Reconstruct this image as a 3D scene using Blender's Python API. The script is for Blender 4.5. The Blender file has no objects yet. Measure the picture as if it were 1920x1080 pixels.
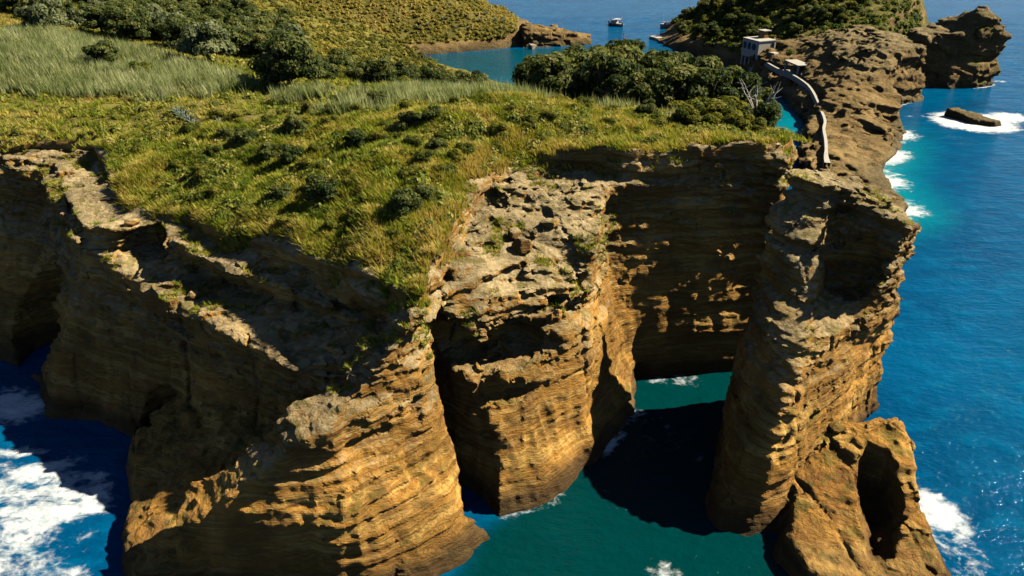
import bpy, math, random
import numpy as np
from math import radians, sin, cos, pi
random.seed(7); RNG = np.random.default_rng(11)
sc = bpy.context.scene
COL = sc.collection
# ------------------------------------------------------------------ camera
cam = bpy.data.cameras.new('camera'); cam.sensor_width = 36; cam.lens = 26.25
cam.clip_start = 0.5; cam.clip_end = 20000
cam_o = bpy.data.objects.new('camera', cam); COL.objects.link(cam_o)
cam_o.location = (0, 0, 60); cam_o.rotation_euler = (radians(62), 0, 0)
sc.camera = cam_o
# ------------------------------------------------------------------ sky, sun, exposure
SUN_AZ = radians(77)      # clockwise from +Y (camera forward) towards +X
SUN_EL = radians(42)
world = bpy.data.worlds.new('World'); sc.world = world; world.use_nodes = True
nt = world.node_tree; nt.nodes.clear()
sky = nt.nodes.new('ShaderNodeTexSky'); sky.sky_type = 'NISHITA'; sky.sun_disc = False
sky.sun_elevation = SUN_EL; sky.sun_rotation = SUN_AZ; sky.ozone_density = 1.0; sky.dust_density = .0; sky.air_density = .35
bg = nt.nodes.new('ShaderNodeBackground'); bg.inputs[1].default_value = 0.05
wo = nt.nodes.new('ShaderNodeOutputWorld')
nt.links.new(sky.outputs[0], bg.inputs[0]); nt.links.new(bg.outputs[0], wo.inputs[0])
sl = bpy.data.lights.new('sun', 'SUN'); sl.energy = 5.0; sl.angle = radians(0.5); sl.color = (1.0, 0.88, 0.68)
so = bpy.data.objects.new('sun', sl); COL.objects.link(so)
so.rotation_euler = (pi/2 - SUN_EL, 0, -SUN_AZ + pi)
so.location = (60, 0, 80)
sc.view_settings.view_transform = 'Standard'; sc.view_settings.look = 'None'
sc.view_settings.gamma = 1.0; sc.view_settings.exposure = 0.85
sc.view_settings.use_curve_mapping = False

sc.cycles.diffuse_bounces = 0; sc.cycles.max_bounces = 6
# ------------------------------------------------------------------ numeric helpers
_R = np.random.default_rng(3).random((64, 64, 64)).astype(np.float32)*2-1
def vn(x, y, z, seed=0):
    """smooth value noise in -1..1 on arrays"""
    x = np.asarray(x, np.float32)+seed*17.31; y = np.asarray(y, np.float32)+seed*7.77; z = np.asarray(z, np.float32)+seed*3.19
    xf = np.floor(x); yf = np.floor(y); zf = np.floor(z)
    i = xf.astype(np.int32) & 63; j = yf.astype(np.int32) & 63; k = zf.astype(np.int32) & 63
    u = x-xf; v = y-yf; w = z-zf
    u = u*u*(3-2*u); v = v*v*(3-2*v); w = w*w*(3-2*w)
    i1 = (i+1) & 63; j1 = (j+1) & 63; k1 = (k+1) & 63
    a = _R[i, j, k]*(1-u)+_R[i1, j, k]*u; b = _R[i, j1, k]*(1-u)+_R[i1, j1, k]*u
    c = _R[i, j, k1]*(1-u)+_R[i1, j, k1]*u; d = _R[i, j1, k1]*(1-u)+_R[i1, j1, k1]*u
    return (a*(1-v)+b*v)*(1-w)+(c*(1-v)+d*v)*w
def fbm(x, y, z, o=3, seed=0):
    s = 0; a = 1.0; n = 0
    for q in range(o):
        s = s+a*vn(x, y, z, seed+q); n += a; a *= .5; x = x*2.03; y = y*2.03; z = z*2.03
    return s/n
def rbf(pts):
    """height field through control points (x, y, z); linear kernel"""
    P = np.array(pts, float); X = P[:, :2]; n = len(P)
    D = np.linalg.norm(X[:, None]-X[None], axis=2)
    A = np.zeros((n+1, n+1)); A[:n, :n] = D; A[:n, n] = 1; A[n, :n] = 1
    w = np.linalg.solve(A, np.r_[P[:, 2], 0])
    def f(x, y):
        x = np.asarray(x, float); y = np.asarray(y, float); r = np.full(x.shape, w[n])
        for i in range(n): r = r+w[i]*np.hypot(x-X[i, 0], y-X[i, 1])
        return r
    return f
def sdpoly(px, py, V):
    """signed distance to polygon V (neg inside)"""
    d = np.full(px.shape, 1e9, np.float32); s = np.ones(px.shape, np.float32)
    n = len(V); j = n-1
    for i in range(n):
        ax, ay = V[i]; bx, by = V[j]
        ex = bx-ax; ey = by-ay; wx = px-ax; wy = py-ay
        L = ex*ex+ey*ey+1e-9
        t = np.clip((wx*ex+wy*ey)/L, 0, 1)
        qx = wx-ex*t; qy = wy-ey*t
        d = np.minimum(d, qx*qx+qy*qy)
        c1 = py >= ay; c2 = py < by; c3 = ex*wy > ey*wx
        flip = (c1 & c2 & c3) | (~c1 & ~c2 & ~c3)
        s = np.where(flip, -s, s); j = i
    return s*np.sqrt(d)
class Block:
    """rock mass: polygons at several heights (same vertex count), lofted, with a top height field"""
    def __init__(self, levels, top, sub=False, k=.5):
        self.zs = [l[0] for l in levels]; self.ps = [np.array(l[1], float) for l in levels]
        self.top = top; self.sub = sub; self.k = k
    def poly(self, z):
        zs = self.zs
        if z <= zs[0]: return self.ps[0]
        for a in range(len(zs)-1):
            if z <= zs[a+1]:
                t = (z-zs[a])/(zs[a+1]-zs[a]); return self.ps[a]*(1-t)+self.ps[a+1]*t
        return self.ps[-1]
def up2(a):
    for ax in range(3):
        a = np.moveaxis(a, ax, 0); n = a.shape[0]
        b = np.empty((2*n-1,)+a.shape[1:], np.float32); b[::2] = a; b[1::2] = .5*(a[1:]+a[:-1]); a = np.moveaxis(b, 0, ax)
    return np.ascontiguousarray(a)
def smin(a, b, k):
    h = np.maximum(k-np.abs(a-b), 0)/k
    return np.minimum(a, b)-h*h*k*.25
def field(blocks, lo, hi, res, caves=()):
    xs = np.arange(lo[0], hi[0]+1e-6, res, dtype=np.float32); ys = np.arange(lo[1], hi[1]+1e-6, res, dtype=np.float32); zs = np.arange(lo[2], hi[2]+1e-6, res, dtype=np.float32)
    PX, PY = np.meshgrid(xs, ys, indexing='ij')
    F = np.full((len(xs), len(ys), len(zs)), 50., np.float32)
    for b in blocks:
        T = b.top(PX, PY).astype(np.float32) if callable(b.top) else np.full(PX.shape, b.top, np.float32)
        tm = T.max()
        for k, z in enumerate(zs):
            if z > tm+3: continue
            d = np.maximum(sdpoly(PX, PY, b.poly(z)), (z-T)*.9)
            F[:, :, k] = np.maximum(F[:, :, k], -d) if b.sub else smin(F[:, :, k], d, b.k)
    for (c, r) in caves:
        q = np.sqrt(((PX-c[0])/r[0])[:, :, None]**2+((PY-c[1])/r[1])[:, :, None]**2+((zs-c[2])/r[2])[None, None]**2)
        F = np.maximum(F, (1-q)*min(r))
    return F
def nets(F, lo, res):
    """naive surface nets -> verts, quads"""
    S = F < 0
    nx, ny, nz = F.shape
    cs = np.zeros((nx-1, ny-1, nz-1), np.int8)
    for i in (0, 1):
        for j in (0, 1):
            for k in (0, 1): cs += S[i:nx-1+i, j:ny-1+j, k:nz-1+k]
    act = (cs > 0) & (cs < 8)
    I = np.argwhere(act); idx = -np.ones(act.shape, np.int32); idx[act] = np.arange(len(I))
    acc = np.zeros((len(I), 3), np.float32); cnt = np.zeros(len(I), np.float32)
    C = [(i, j, k) for i in (0, 1) for j in (0, 1) for k in (0, 1)]
    for a in C:
        for ax in range(3):
            if a[ax]: continue
            b = list(a); b[ax] = 1
            fa = F[I[:, 0]+a[0], I[:, 1]+a[1], I[:, 2]+a[2]]; fb = F[I[:, 0]+b[0], I[:, 1]+b[1], I[:, 2]+b[2]]
            m = (fa < 0) != (fb < 0)
            t = np.where(m, fa/np.where(m, fa-fb, 1), 0)
            for q in range(3): acc[:, q] += np.where(m, a[q]+(t if q == ax else 0), 0)
            cnt += m
    V = (I+acc/cnt[:, None])*res+np.array(lo, np.float32)
    Q = []
    for ax in range(3):
        sl0 = [slice(1, -1)]*3; sl1 = [slice(1, -1)]*3
        sl0[ax] = slice(0, -1); sl1[ax] = slice(1, None)
        A = S[tuple(sl0)]; B = S[tuple(sl1)]
        E = np.argwhere(A != B)
        if not len(E): continue
        ins = A[E[:, 0], E[:, 1], E[:, 2]]
        o = np.ones(3, int); o[ax] = 0; E = E+o
        u, v = [(1, 2), (2, 0), (0, 1)][ax]
        def cell(du, dv):
            e = E.copy(); e[:, u] -= du; e[:, v] -= dv
            return idx[e[:, 0], e[:, 1], e[:, 2]]
        q = np.stack([cell(1, 1), cell(0, 1), cell(0, 0), cell(1, 0)], 1)
        q[~ins] = q[~ins][:, ::-1]
        Q.append(q)
    Q = np.concatenate(Q); Q = Q[(Q >= 0).all(1)]
    return V, Q
def normals(V, Q):
    n = np.cross(V[Q[:, 2]]-V[Q[:, 0]], V[Q[:, 3]]-V[Q[:, 1]]); N = np.zeros_like(V)
    for c in range(4): np.add.at(N, Q[:, c], n)
    return N/np.maximum(np.linalg.norm(N, axis=1, keepdims=True), 1e-9)
def mesh_np(name, V, Fc, mat=None, smooth=True, attrs=None, uniform=True):
    """fast mesh from numpy arrays; Fc is (n,3) or (n,4)"""
    me = bpy.data.meshes.new(name)
    V = np.asarray(V, np.float32); Fc = np.asarray(Fc, np.int32); k = Fc.shape[1]
    me.vertices.add(len(V)); me.vertices.foreach_set('co', V.ravel())
    me.loops.add(Fc.size); me.loops.foreach_set('vertex_index', Fc.ravel())
    me.polygons.add(len(Fc)); me.polygons.foreach_set('loop_start', np.arange(0, Fc.size, k, dtype=np.int32))
    me.polygons.foreach_set('use_smooth', np.full(len(Fc), smooth))
    me.update(calc_edges=True)
    if attrs:
        for an, av in attrs.items():
            at = me.attributes.new(an, 'FLOAT', 'POINT'); at.data.foreach_set('value', np.asarray(av, np.float32))
    if mat: me.materials.append(mat)
    return me
def obj(name, me, parent=None, loc=None):
    o = bpy.data.objects.new(name, me); COL.objects.link(o)
    if loc is not None: o.location = loc
    if parent: o.parent = parent
    return o
def tag(o, label=None, cat=None, group=None, kind=None):
    for k, v in (('label', label), ('category', cat), ('group', group), ('kind', kind)):
        if v: o[k] = v
    return o

# ------------------------------------------------------------------ materials
class NT:
    def __init__(self, name):
        self.m = bpy.data.materials.new(name); self.m.use_nodes = True; self.t = self.m.node_tree
        self.b = self.t.nodes['Principled BSDF']; self.b.inputs['Specular IOR Level'].default_value = .25
    def n(self, ty, **kw):
        nd = self.t.nodes.new(ty)
        for k, v in kw.items():
            if k.startswith('i_'):
                key = k[2:]; key = int(key) if key.isdigit() else key.replace('_', ' ')
                self.set(nd.inputs[key], v)
            else: setattr(nd, k, v)
        return nd
    def set(self, inp, v):
        if isinstance(v, bpy.types.NodeSocket): self.t.links.new(v, inp)
        elif isinstance(v, bpy.types.Node): self.t.links.new(v.outputs[0], inp)
        else: inp.default_value = v
    def math(self, op, a, b=0., c=0., clamp=False):
        nd = self.n('ShaderNodeMath', operation=op, use_clamp=clamp)
        for i, v in enumerate((a, b, c)): self.set(nd.inputs[i], v)
        return nd.outputs[0]
    def noise(self, vec, scale, detail=4, rough=.55, dist=0):
        nd = self.n('ShaderNodeTexNoise', i_Scale=scale, i_Detail=detail, i_Roughness=rough, i_Distortion=dist)
        self.set(nd.inputs['Vector'], vec); return nd.outputs[0]
    def pos(self, scale=(1, 1, 1)):
        g = self.n('ShaderNodeNewGeometry'); mp = self.n('ShaderNodeMapping'); self.set(mp.inputs[0], g.outputs['Position']); mp.inputs['Scale'].default_value = scale
        return mp.outputs[0]
    def ramp(self, fac, stops, mode='LINEAR'):
        r = self.n('ShaderNodeValToRGB'); r.color_ramp.interpolation = mode
        e = r.color_ramp.elements
        while len(e) < len(stops): e.new(.5)
        for el, (p, c) in zip(e, stops): el.position = p; el.color = (c[0], c[1], c[2], 1) if not np.isscalar(c) else (c, c, c, 1)
        self.set(r.inputs[0], fac); return r.outputs[0]
    def mix(self, f, a, b, mode='MIX'):
        nd = self.n('ShaderNodeMix', data_type='RGBA', blend_type=mode)
        self.set(nd.inputs[0], f)
        for s, v in ((nd.inputs[6], a), (nd.inputs[7], b)):
            self.set(s, (v[0], v[1], v[2], 1) if isinstance(v, tuple) and len(v) == 3 else v)
        return nd.outputs[2]
    def sm(self, v, a, b):
        nd = self.n('ShaderNodeMapRange', interpolation_type='SMOOTHSTEP'); self.set(nd.inputs[0], v)
        nd.inputs[1].default_value = a; nd.inputs[2].default_value = b; return nd.outputs[0]
    def attr(self, name):
        return self.n('ShaderNodeAttribute', attribute_name=name).outputs['Fac']
    def out(self, col, rough=.9, bump=None, bs=.3, bd=.2):
        self.set(self.b.inputs['Base Color'], (col[0], col[1], col[2], 1) if isinstance(col, tuple) else col); self.set(self.b.inputs['Roughness'], rough)
        if bump is not None:
            bn = self.n('ShaderNodeBump'); bn.inputs['Strength'].default_value = bs; bn.inputs['Distance'].default_value = bd
            self.set(bn.inputs['Height'], bump); self.set(self.b.inputs['Normal'], bn)
        return self.m
def flat(name, col, rough=.7, var=.12, scale=6):
    m = NT(name); c = m.noise(m.pos(), scale, 3)
    return m.out(m.mix(m.sm(c, .3, .7), tuple(v*(1-var) for v in col), tuple(min(1, v*(1+var)) for v in col)), rough)
def rock_mat(name, ochre=1.0, dark=1.0, olive=0):
    m = NT(name); P = m.pos(); g = m.n('ShaderNodeNewGeometry')
    sx = m.n('ShaderNodeSeparateXYZ'); m.set(sx.inputs[0], g.outputs['Position']); z = sx.outputs[2]
    sn = m.n('ShaderNodeSeparateXYZ'); m.set(sn.inputs[0], g.outputs['Normal']); nz = sn.outputs[2]
    warp = m.noise(P, .12, 3)
    zz = m.math('ADD', z, m.math('MULTIPLY', warp, 1.8))
    cz = m.n('ShaderNodeCombineXYZ'); m.set(cz.inputs[2], zz)
    m.set(cz.inputs[0], m.math('MULTIPLY', sx.outputs[0], .05)); m.set(cz.inputs[1], m.math('MULTIPLY', sx.outputs[1], .05))
    bands = m.noise(cz.outputs[0], 1.1, 6, .7)          # horizontal strata
    fine = m.noise(P, 1.6, 8, .65); blot = m.noise(P, .35, 4)
    k = ochre
    oc = m.ramp(bands, [(.30, (.26, .115, .022)), (.42, (.58, .31, .062)), (.50, (.40, .19, .036)), (.58, (.70, .43, .115)), (.70, (.50, .255, .05))])
    oc = m.mix(m.math('MULTIPLY', m.sm(blot, .45, .7), .5), oc, (.24, .12, .045))
    oc = m.mix(m.math('MULTIPLY', m.sm(fine, .5, .75), .45), oc, (.68, .45, .16))
    drip = m.noise(m.pos((.9, .9, .07)), 1.0, 4, .6)    # vertical run-off stains
    oc = m.mix(m.math('MULTIPLY', m.sm(drip, .56, .72), .35), oc, (.16, .095, .045))
    grey = m.ramp(fine, [(.25, (.20, .145, .07)), (.5, (.43, .335, .175)), (.75, (.60, .485, .28))])
    top = m.math('ADD', m.math('MULTIPLY', m.sm(z, 19, 28), .42), m.math('MULTIPLY', m.sm(nz, .2, .8), .7))
    top = m.math('ADD', top, m.math('MULTIPLY', m.math('SUBTRACT', blot, .5), .45))
    top = m.math('MULTIPLY', top, m.math('ADD', m.math('MULTIPLY', m.sm(z, 5, 17), .7), .3))
    col = m.mix(m.sm(top, .35, .8), oc, grey)
    moss = m.math('MULTIPLY', m.sm(nz, .45, .85), m.sm(m.noise(P, .5, 5), .52, .62))
    col = m.mix(m.math('MULTIPLY', moss, .7), col, (.17, .15, .03))
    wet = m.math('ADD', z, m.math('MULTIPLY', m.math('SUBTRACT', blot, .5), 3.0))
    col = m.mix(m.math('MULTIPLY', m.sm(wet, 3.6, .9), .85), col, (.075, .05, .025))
    soil = m.attr('veg')
    gcol = m.ramp(m.noise(P, .6, 5), [(.3, (.09, .10, .016)), (.5, (.19, .18, .03)), (.7, (.32, .25, .08))])
    col = m.mix(m.sm(soil, .3, .6), col, gcol)
    if olive: col = m.mix(m.math('MULTIPLY', m.math('SUBTRACT', 1.0, m.sm(soil, .3, .6)), olive), col, m.ramp(fine, [(.3, (.15, .12, .055)), (.6, (.36, .30, .16))]))
    if dark != 1: col = m.mix(1.0, col, (dark, dark*.98, dark*.92), 'MULTIPLY')
    cz2 = m.n('ShaderNodeCombineXYZ'); m.set(cz2.inputs[2], m.math('MULTIPLY', zz, 1.0)); m.set(cz2.inputs[0], m.math('MULTIPLY', sx.outputs[0], .25)); m.set(cz2.inputs[1], m.math('MULTIPLY', sx.outputs[1], .25))
    lines = m.noise(cz2.outputs[0], 3.2, 6, .7)
    h = m.math('ADD', m.math('MULTIPLY', m.math('MULTIPLY', lines, m.math('ADD', .25, m.math('MULTIPLY', m.sm(m.noise(P, .13, 3), .35, .65), 1.4))), 2.4), m.math('MULTIPLY', fine, .7))
    return m.out(col, .92, h, 1.0, .4)
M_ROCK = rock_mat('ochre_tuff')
M_ROCKD = rock_mat('brown_tuff', .9, .72, .6)

# ------------------------------------------------------------------ rock masses
_H1 = np.random.default_rng(8).random(4096).astype(np.float32)*2-1
def cell(ix, iy, iz, seed=0):
    """one constant value per lattice cell: blocks and beds with sharp edges"""
    h = (ix.astype(np.int64)*73856093 ^ iy.astype(np.int64)*19349663 ^ iz.astype(np.int64)*83492791 ^ (seed*2654435761)) & 4095
    return _H1[h]
def rock_noise(X, Y, Zc, amp=1., sc=1., rug=.2):
    up = np.clip((Zc-8)/13, 0, 1)*(1-rug)+rug                          # the upper beds are ledgier than the lower walls
    w = vn(X/11/sc, Y/11/sc, Zc/9/sc, 1)
    zs = Zc+w*.9+.05*X
    Xr = X*.83+Y*.56+vn(X/3/sc, Y/3/sc, Zc/5/sc, 2)*.9; Yr = -X*.56+Y*.83+vn(X/3/sc, Y/3/sc, Zc/5/sc, 3)*.9
    d = .6*fbm(X/8/sc, Y/8/sc, Zc/10/sc, 2, 5)
    d = d+.36*up*np.tanh(3.2*fbm(X/6/sc, Y/6/sc, zs/1.25/sc, 3, 20))
    # broken blocks
    f = np.floor
    zb = zs+.3*vn(X/2/sc, Y/2/sc, Zc/2/sc, 4)
    d = d+.42*up*cell(f(Xr/2.9/sc), f(Yr/2.9/sc), f(zb/1.3/sc), 1)
    d = d+.20*(.12+.88*up)*cell(f(Xr/1.1/sc+.37), f(Yr/1.1/sc), f(zb/.62/sc), 2)
    # beds of different hardness
    bm_ = np.clip(.9+1.2*vn(X/13, Y/13, Zc/7, 9), .15, 1.8)
    lz = f(zs/.95/sc+.5*vn(Zc/3.1, Zc*0, Zc*0, 11)+.25*vn(X/9, Y/9, Zc*0, 6)); d = d+.24*bm_*cell(lz, lz*0, lz*0, 3)
    lz = f(zs/.48/sc); d = d+.13*bm_*cell(lz, lz*0, lz*0, 4)
    d = d+.18*np.tanh(3*vn(X/70, Y/70, zs*.4/sc, 40))
    # run-off flutes and straight joints
    d = d-.42*(1.2-up)*np.abs(vn(X/1.3/sc, Y/1.3/sc, Zc/13/sc, 50))-.45*np.abs(vn(X/4.5/sc, Y/4.5/sc, Zc/30/sc, 52))+.25
    for k_, (ca, sa, per) in enumerate(((.94, .34, 7.3), (-.5, .87, 9.1))):
        q = (X*ca+Y*sa)/per/sc+.12*vn(X/3, Y/3, Zc/4, 70+k_); q = np.abs(q-f(q)-.5)*per*sc
        d = d-.4*np.clip(1-q/.35, 0, 1)*(vn(X/9, Y/9, Zc/12, 74+k_) > .15)
    d = d-1.5*np.clip(vn(X/5/sc, Y/5/sc, zs/2.1/sc, 57)-.22, 0, 1)*np.clip((Zc-7)/3, 0, 1)*np.clip((26-Zc)/3, 0, 1)
    d = d-.5*np.clip(vn(X/2.4/sc, Y/2.4/sc, zs/.9/sc, 55)-.35, 0, 1)*up*1.4
    d = d+.10*fbm(X/.9/sc, Y/.9/sc, Zc/.6/sc, 2, 60)
    return d*amp
def build_rock(blocks, lo, hi, res, amp=1., sc=1., caves=(), vegtop=None, fine=True, calm=None, rug=.2):
    F = field(blocks, lo, hi, res, caves)
    if fine: F = up2(F); res = res/2
    I = np.nonzero(np.abs(F) < 2.3*max(amp, 1.))
    X = I[0].astype(np.float32)*res+lo[0]; Y = I[1].astype(np.float32)*res+lo[1]; Zc = I[2].astype(np.float32)*res+lo[2]
    d = rock_noise(X, Y, Zc, amp, sc, rug)
    if calm: d = d*calm(X, Y, Zc)
    if vegtop is not None:                                        # earth tops are smoother than rock
        gx, gy = np.meshgrid(np.arange(F.shape[0])*res+lo[0], np.arange(F.shape[1])*res+lo[1], indexing='ij')
        h = vegtop(gx, gy).astype(np.float32)[I[0], I[1]]; soft = np.clip((Zc-(h-1.4))/1.0, 0, 1)
        d = d*(1-.75*soft)+soft*1.4*fbm(X/6, Y/6, Zc*0, 3, 70)
    F[I] -= d
    V, Q = nets(F, lo, res)
    N = normals(V, Q)
    return V, Q, N

# height fields (metres above the sea)
hM = rbf([(-44,81,19),(-34,76,18.6),(-24,68,17.6),(-18,64,17),(-14,61,17.2),(-9,63,22),(-5,68,20.5),(0,72.5,22),(6,76,23),(9,76,24),
          (-6,70,25.5),(-4,78,26),(0,82,26.5),(5,84,26.5),(9,86,27.5),(0,88,28),(20,100,27),(-20,85,21),(-55,88,21),(-70,108,24),(-30,100,22)])
hS = rbf([(-41,83,23),(-31,78,22.2),(-20,71,21),(-15,67,21),(-10,64,23.5),(-52,88,22.5),(-66,104,24.5),(-45,95,24)])
PLAT = [(37,93.5,31.6),(25,92,31.6),(13,90.5,31.2),(6,93,30.3),(-1,90,29.8),(-4,85,29.6),(-6,76,28.8),(-7,68,28),(-8.5,61.5,27),(-13,66,26.2),(-20,70.5,24.6),(-31,79,24),
        (-40,86,24.4),(-50,90,23.6),(-56,89,22.6),(-66,106,25.5),(-74,110,26),(-90,120,27.5),(-92,136,28),(-15,75,28.4),(-10,80,30.4),(-20,85,28.8),(-35,95,26.6),(-50,100,26.2),
        (0,105,34),(-6,97,32.8),(-14,88,31.2),(-22,104,30.2),(20,108,30.6),(38,112,27),(-45,115,29),(-70,120,28),(0,120,29.8),(25,121,27.2),(-30,130,30),(45,130,22.5),(-60,140,29.5),(-100,150,30),
        (0,140,25),(-4,152,22.5),(25,143,24),(50,150,18),(-30,155,26),(-75,165,28.5),(-110,180,30),(12,165,21.5),(28,165,22),(40,170,17),(55,165,9),(0,190,14),(30,195,11),(-30,190,19),(-70,200,24),(-110,230,26),
        (-160,200,36),(0,215,9),(-20,235,9),(-50,240,15),(-30,265,8),(-60,280,13),(-95,290,22),(-150,280,38),(-45,310,8),(-70,315,14),(-200,150,40),(-200,300,46)]
hG = rbf(PLAT)
main = Block([
 (0, [(44,130),(44,113),(40,100),(36.5,88.6),(28,87.6),(17,86),(16.8,83),(16,78),(9.5,68.4),(3.6,62.3),(-2,59.5),(-8,66),(-16,64),(-24,64),(-33,68),(-42,72),(-47.5,73.5),(-53,76.5),(-60,78),(-65,85),(-72,90),(-84,95),(-100,98),(-100,130)]),
 (6, [(43,130),(43,113),(39.6,100),(36,88.9),(28,87.8),(16.8,86),(14.3,84),(13,80),(8.4,70.8),(2.4,65),(-3,62),(-9,67),(-16,64),(-24,65.5),(-33,70),(-42,75),(-47.5,77),(-53,79),(-60,82),(-65,88),(-72,95),(-84,99),(-100,103),(-100,130)]),
 (18, [(42,130),(42,113),(39,100),(35.3,90),(27.2,89),(15.4,87.4),(12.2,87),(11.5,83.5),(9.2,74.5),(1.2,70),(-4.6,67),(-9,66),(-14.8,60.6),(-21.2,62.8),(-28.6,67.4),(-37,73.8),(-45.6,80.4),(-49,82.5),(-54,85.5),(-60,93),(-69,105),(-78,108),(-100,113),(-100,130)]),
 (28, [(41,130),(41,113),(38.4,100),(34.6,91.7),(26,90.9),(14,89.6),(11.6,88.6),(10.8,86),(9.4,76.5),(.6,73),(-5.2,68.6),(-9,66),(-14.8,60.6),(-21.2,62.8),(-28.6,67.4),(-37,73.8),(-45.6,80.4),(-49,82.5),(-54,85.5),(-60,93),(-69,105),(-78,108),(-100,113),(-100,130)])], hM)
shelf = Block([(19, [(-8,67),(-14,67),(-20.4,70.8),(-25.6,74.2),(-31.6,77.6),(-40.4,83.4),(-44,86),(-49,84.5),(-54,86.5),(-60,94),(-68,106),(-78,109),(-100,114),(-100,130),(-8,130)]),
               (22, [(-8,66),(-15.5,66),(-21.2,69.6),(-26.6,73),(-32.6,76.4),(-41.4,82.2),(-44,87),(-49,85),(-54,87),(-60,94.5),(-68,106.5),(-78,109.5),(-100,114.5),(-100,130),(-8,130)])], hS)
G_POLY = [(42,130),(41,113),(38.6,100.3),(34.6,91.9),(26,91.1),(13.8,89.9),(11,91.6),(6.2,92.3),(-.7,89),(-3.8,84.5),(-5.6,76),(-7,68.5),(-8.2,61.5),(-10.5,62.3),(-14,66.5),(-20,71.5),(-27,77),(-33,80.5),(-40,86),(-46.5,88.5),(-50.5,91),(-55,98),(-60.5,106),(-66,113),(-72,116),(-80,115),(-100,118),(-100,130)]
cap = Block([(20, G_POLY), (30, G_POLY)], hG)
hF = rbf([(-9,62,26.4),(-13.3,57.6,21.2),(-17.8,55.6,17.2),(-22.7,53.8,14),(-29.7,52.8,9),(-33,51.5,6.5),(-11,60,23)])
fin = Block([
 (0, [(-2.5,56.8),(-5,53.5),(-9,51),(-13,49.3),(-24,50.4),(-31,51.4),(-32,56),(-24,60),(-15,65),(-5,67)]),
 (8, [(-5.4,62),(-7.4,58.4),(-11,54.8),(-15,51.4),(-24,50.4),(-31.5,51),(-31.5,54.5),(-23,57.5),(-15,64),(-8,67)]),
 (16, [(-8,65),(-8.6,60.8),(-12,57),(-16.8,53.6),(-22.6,52),(-29.5,51.8),(-30,53.8),(-22.5,55.2),(-16,60),(-10,67)]),
 (26, [(-8,64.5),(-8.6,61.4),(-12.6,57.2),(-17.4,54.8),(-22.7,53.2),(-29.6,52.2),(-29.8,53.6),(-22.7,54.8),(-17.8,57.2),(-11.4,65)])], hF)
hPr = rbf([(-34,60,5),(-38,65,5),(-30,70,8),(-40,60,2),(-37,52,1.5),(-30,56,4)])
prom = Block([(0, [(-28,50),(-36,49),(-40,55),(-41.6,60.5),(-46,68),(-47.5,73.5),(-30,78),(-25,60)]),
              (10, [(-28.5,54),(-33,54),(-36,60),(-38,63),(-41,69),(-42,76),(-30,78),(-26,62)])], hPr)
cleft = Block([(-2, [(0,56),(-1.8,60),(-7,66),(-8.5,66),(-6,61.5),(-4,57)]),
               (8, [(2,60),(-1.5,63.4),(-9,69.5),(-10.5,69),(-6.4,62.6),(-6,59)]),
               (15, [(0,62),(-5,67),(-9,72),(-12,71.5),(-8.8,65.3),(-8,61)]),
               (22, [(-2,64),(-5.5,69),(-8,71.5),(-9,71),(-8.4,67),(-7.6,63)])], 20.5, sub=True)
NEAR_LO = (-82, 42, -1.5); NEAR_HI = (45, 111, 36)
near_caves = [((-2.5,70,16.2),(6.5,4.6,3.2)), ((5,73.5,19.5),(3.6,2.2,1.3)), ((-66,92,6),(7,8,9)), ((0,67,11.5),(3.4,2,1.6)), ((5.5,70.6,15.5),(2.6,1.8,1.2)), ((-3,64,8),(1.6,1.6,1.2)), ((9,74.5,20.8),(3,1.6,1.0)), ((-43,74,2),(3,4,5)), ((-46,86.5,20.5),(4,3,2.4))]
V, Q, N = build_rock([main, shelf, cap, fin, prom, cleft], NEAR_LO, NEAR_HI, .48, 1., 1., near_caves, hG, calm=lambda x, y, z: 1-.5*np.clip((x-13)/2, 0, 1)*np.clip((y-84)/2, 0, 1)*np.clip((27-z)/3, 0, 1))
def veg_mask(V, N):
    g = sdpoly(V[:, 0], V[:, 1], G_POLY); n = fbm(V[:, 0]/4, V[:, 1]/4, V[:, 2]*0, 3, 80)
    a = np.clip(.5-(g+1.0+n*1.8)*.5, 0, 1)*(V[:, 2] > hG(V[:, 0], V[:, 1])-2.6)
    a *= np.clip((N[:, 2]-.35)*4, 0, 1)
    bare = np.hypot((V[:, 0]+64)*.84+(V[:, 1]-104)*.55, ((V[:, 1]-104)*.84-(V[:, 0]+64)*.55)*.25)   # worn rock strip by the left edge
    a *= np.clip((bare-3.2-n*1.5), 0, 1)
    return a
vegN = veg_mask(V, N)
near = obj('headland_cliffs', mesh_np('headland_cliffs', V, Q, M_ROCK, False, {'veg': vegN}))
tag(near, kind='structure')
NEARV, NEARN = V, N
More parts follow.
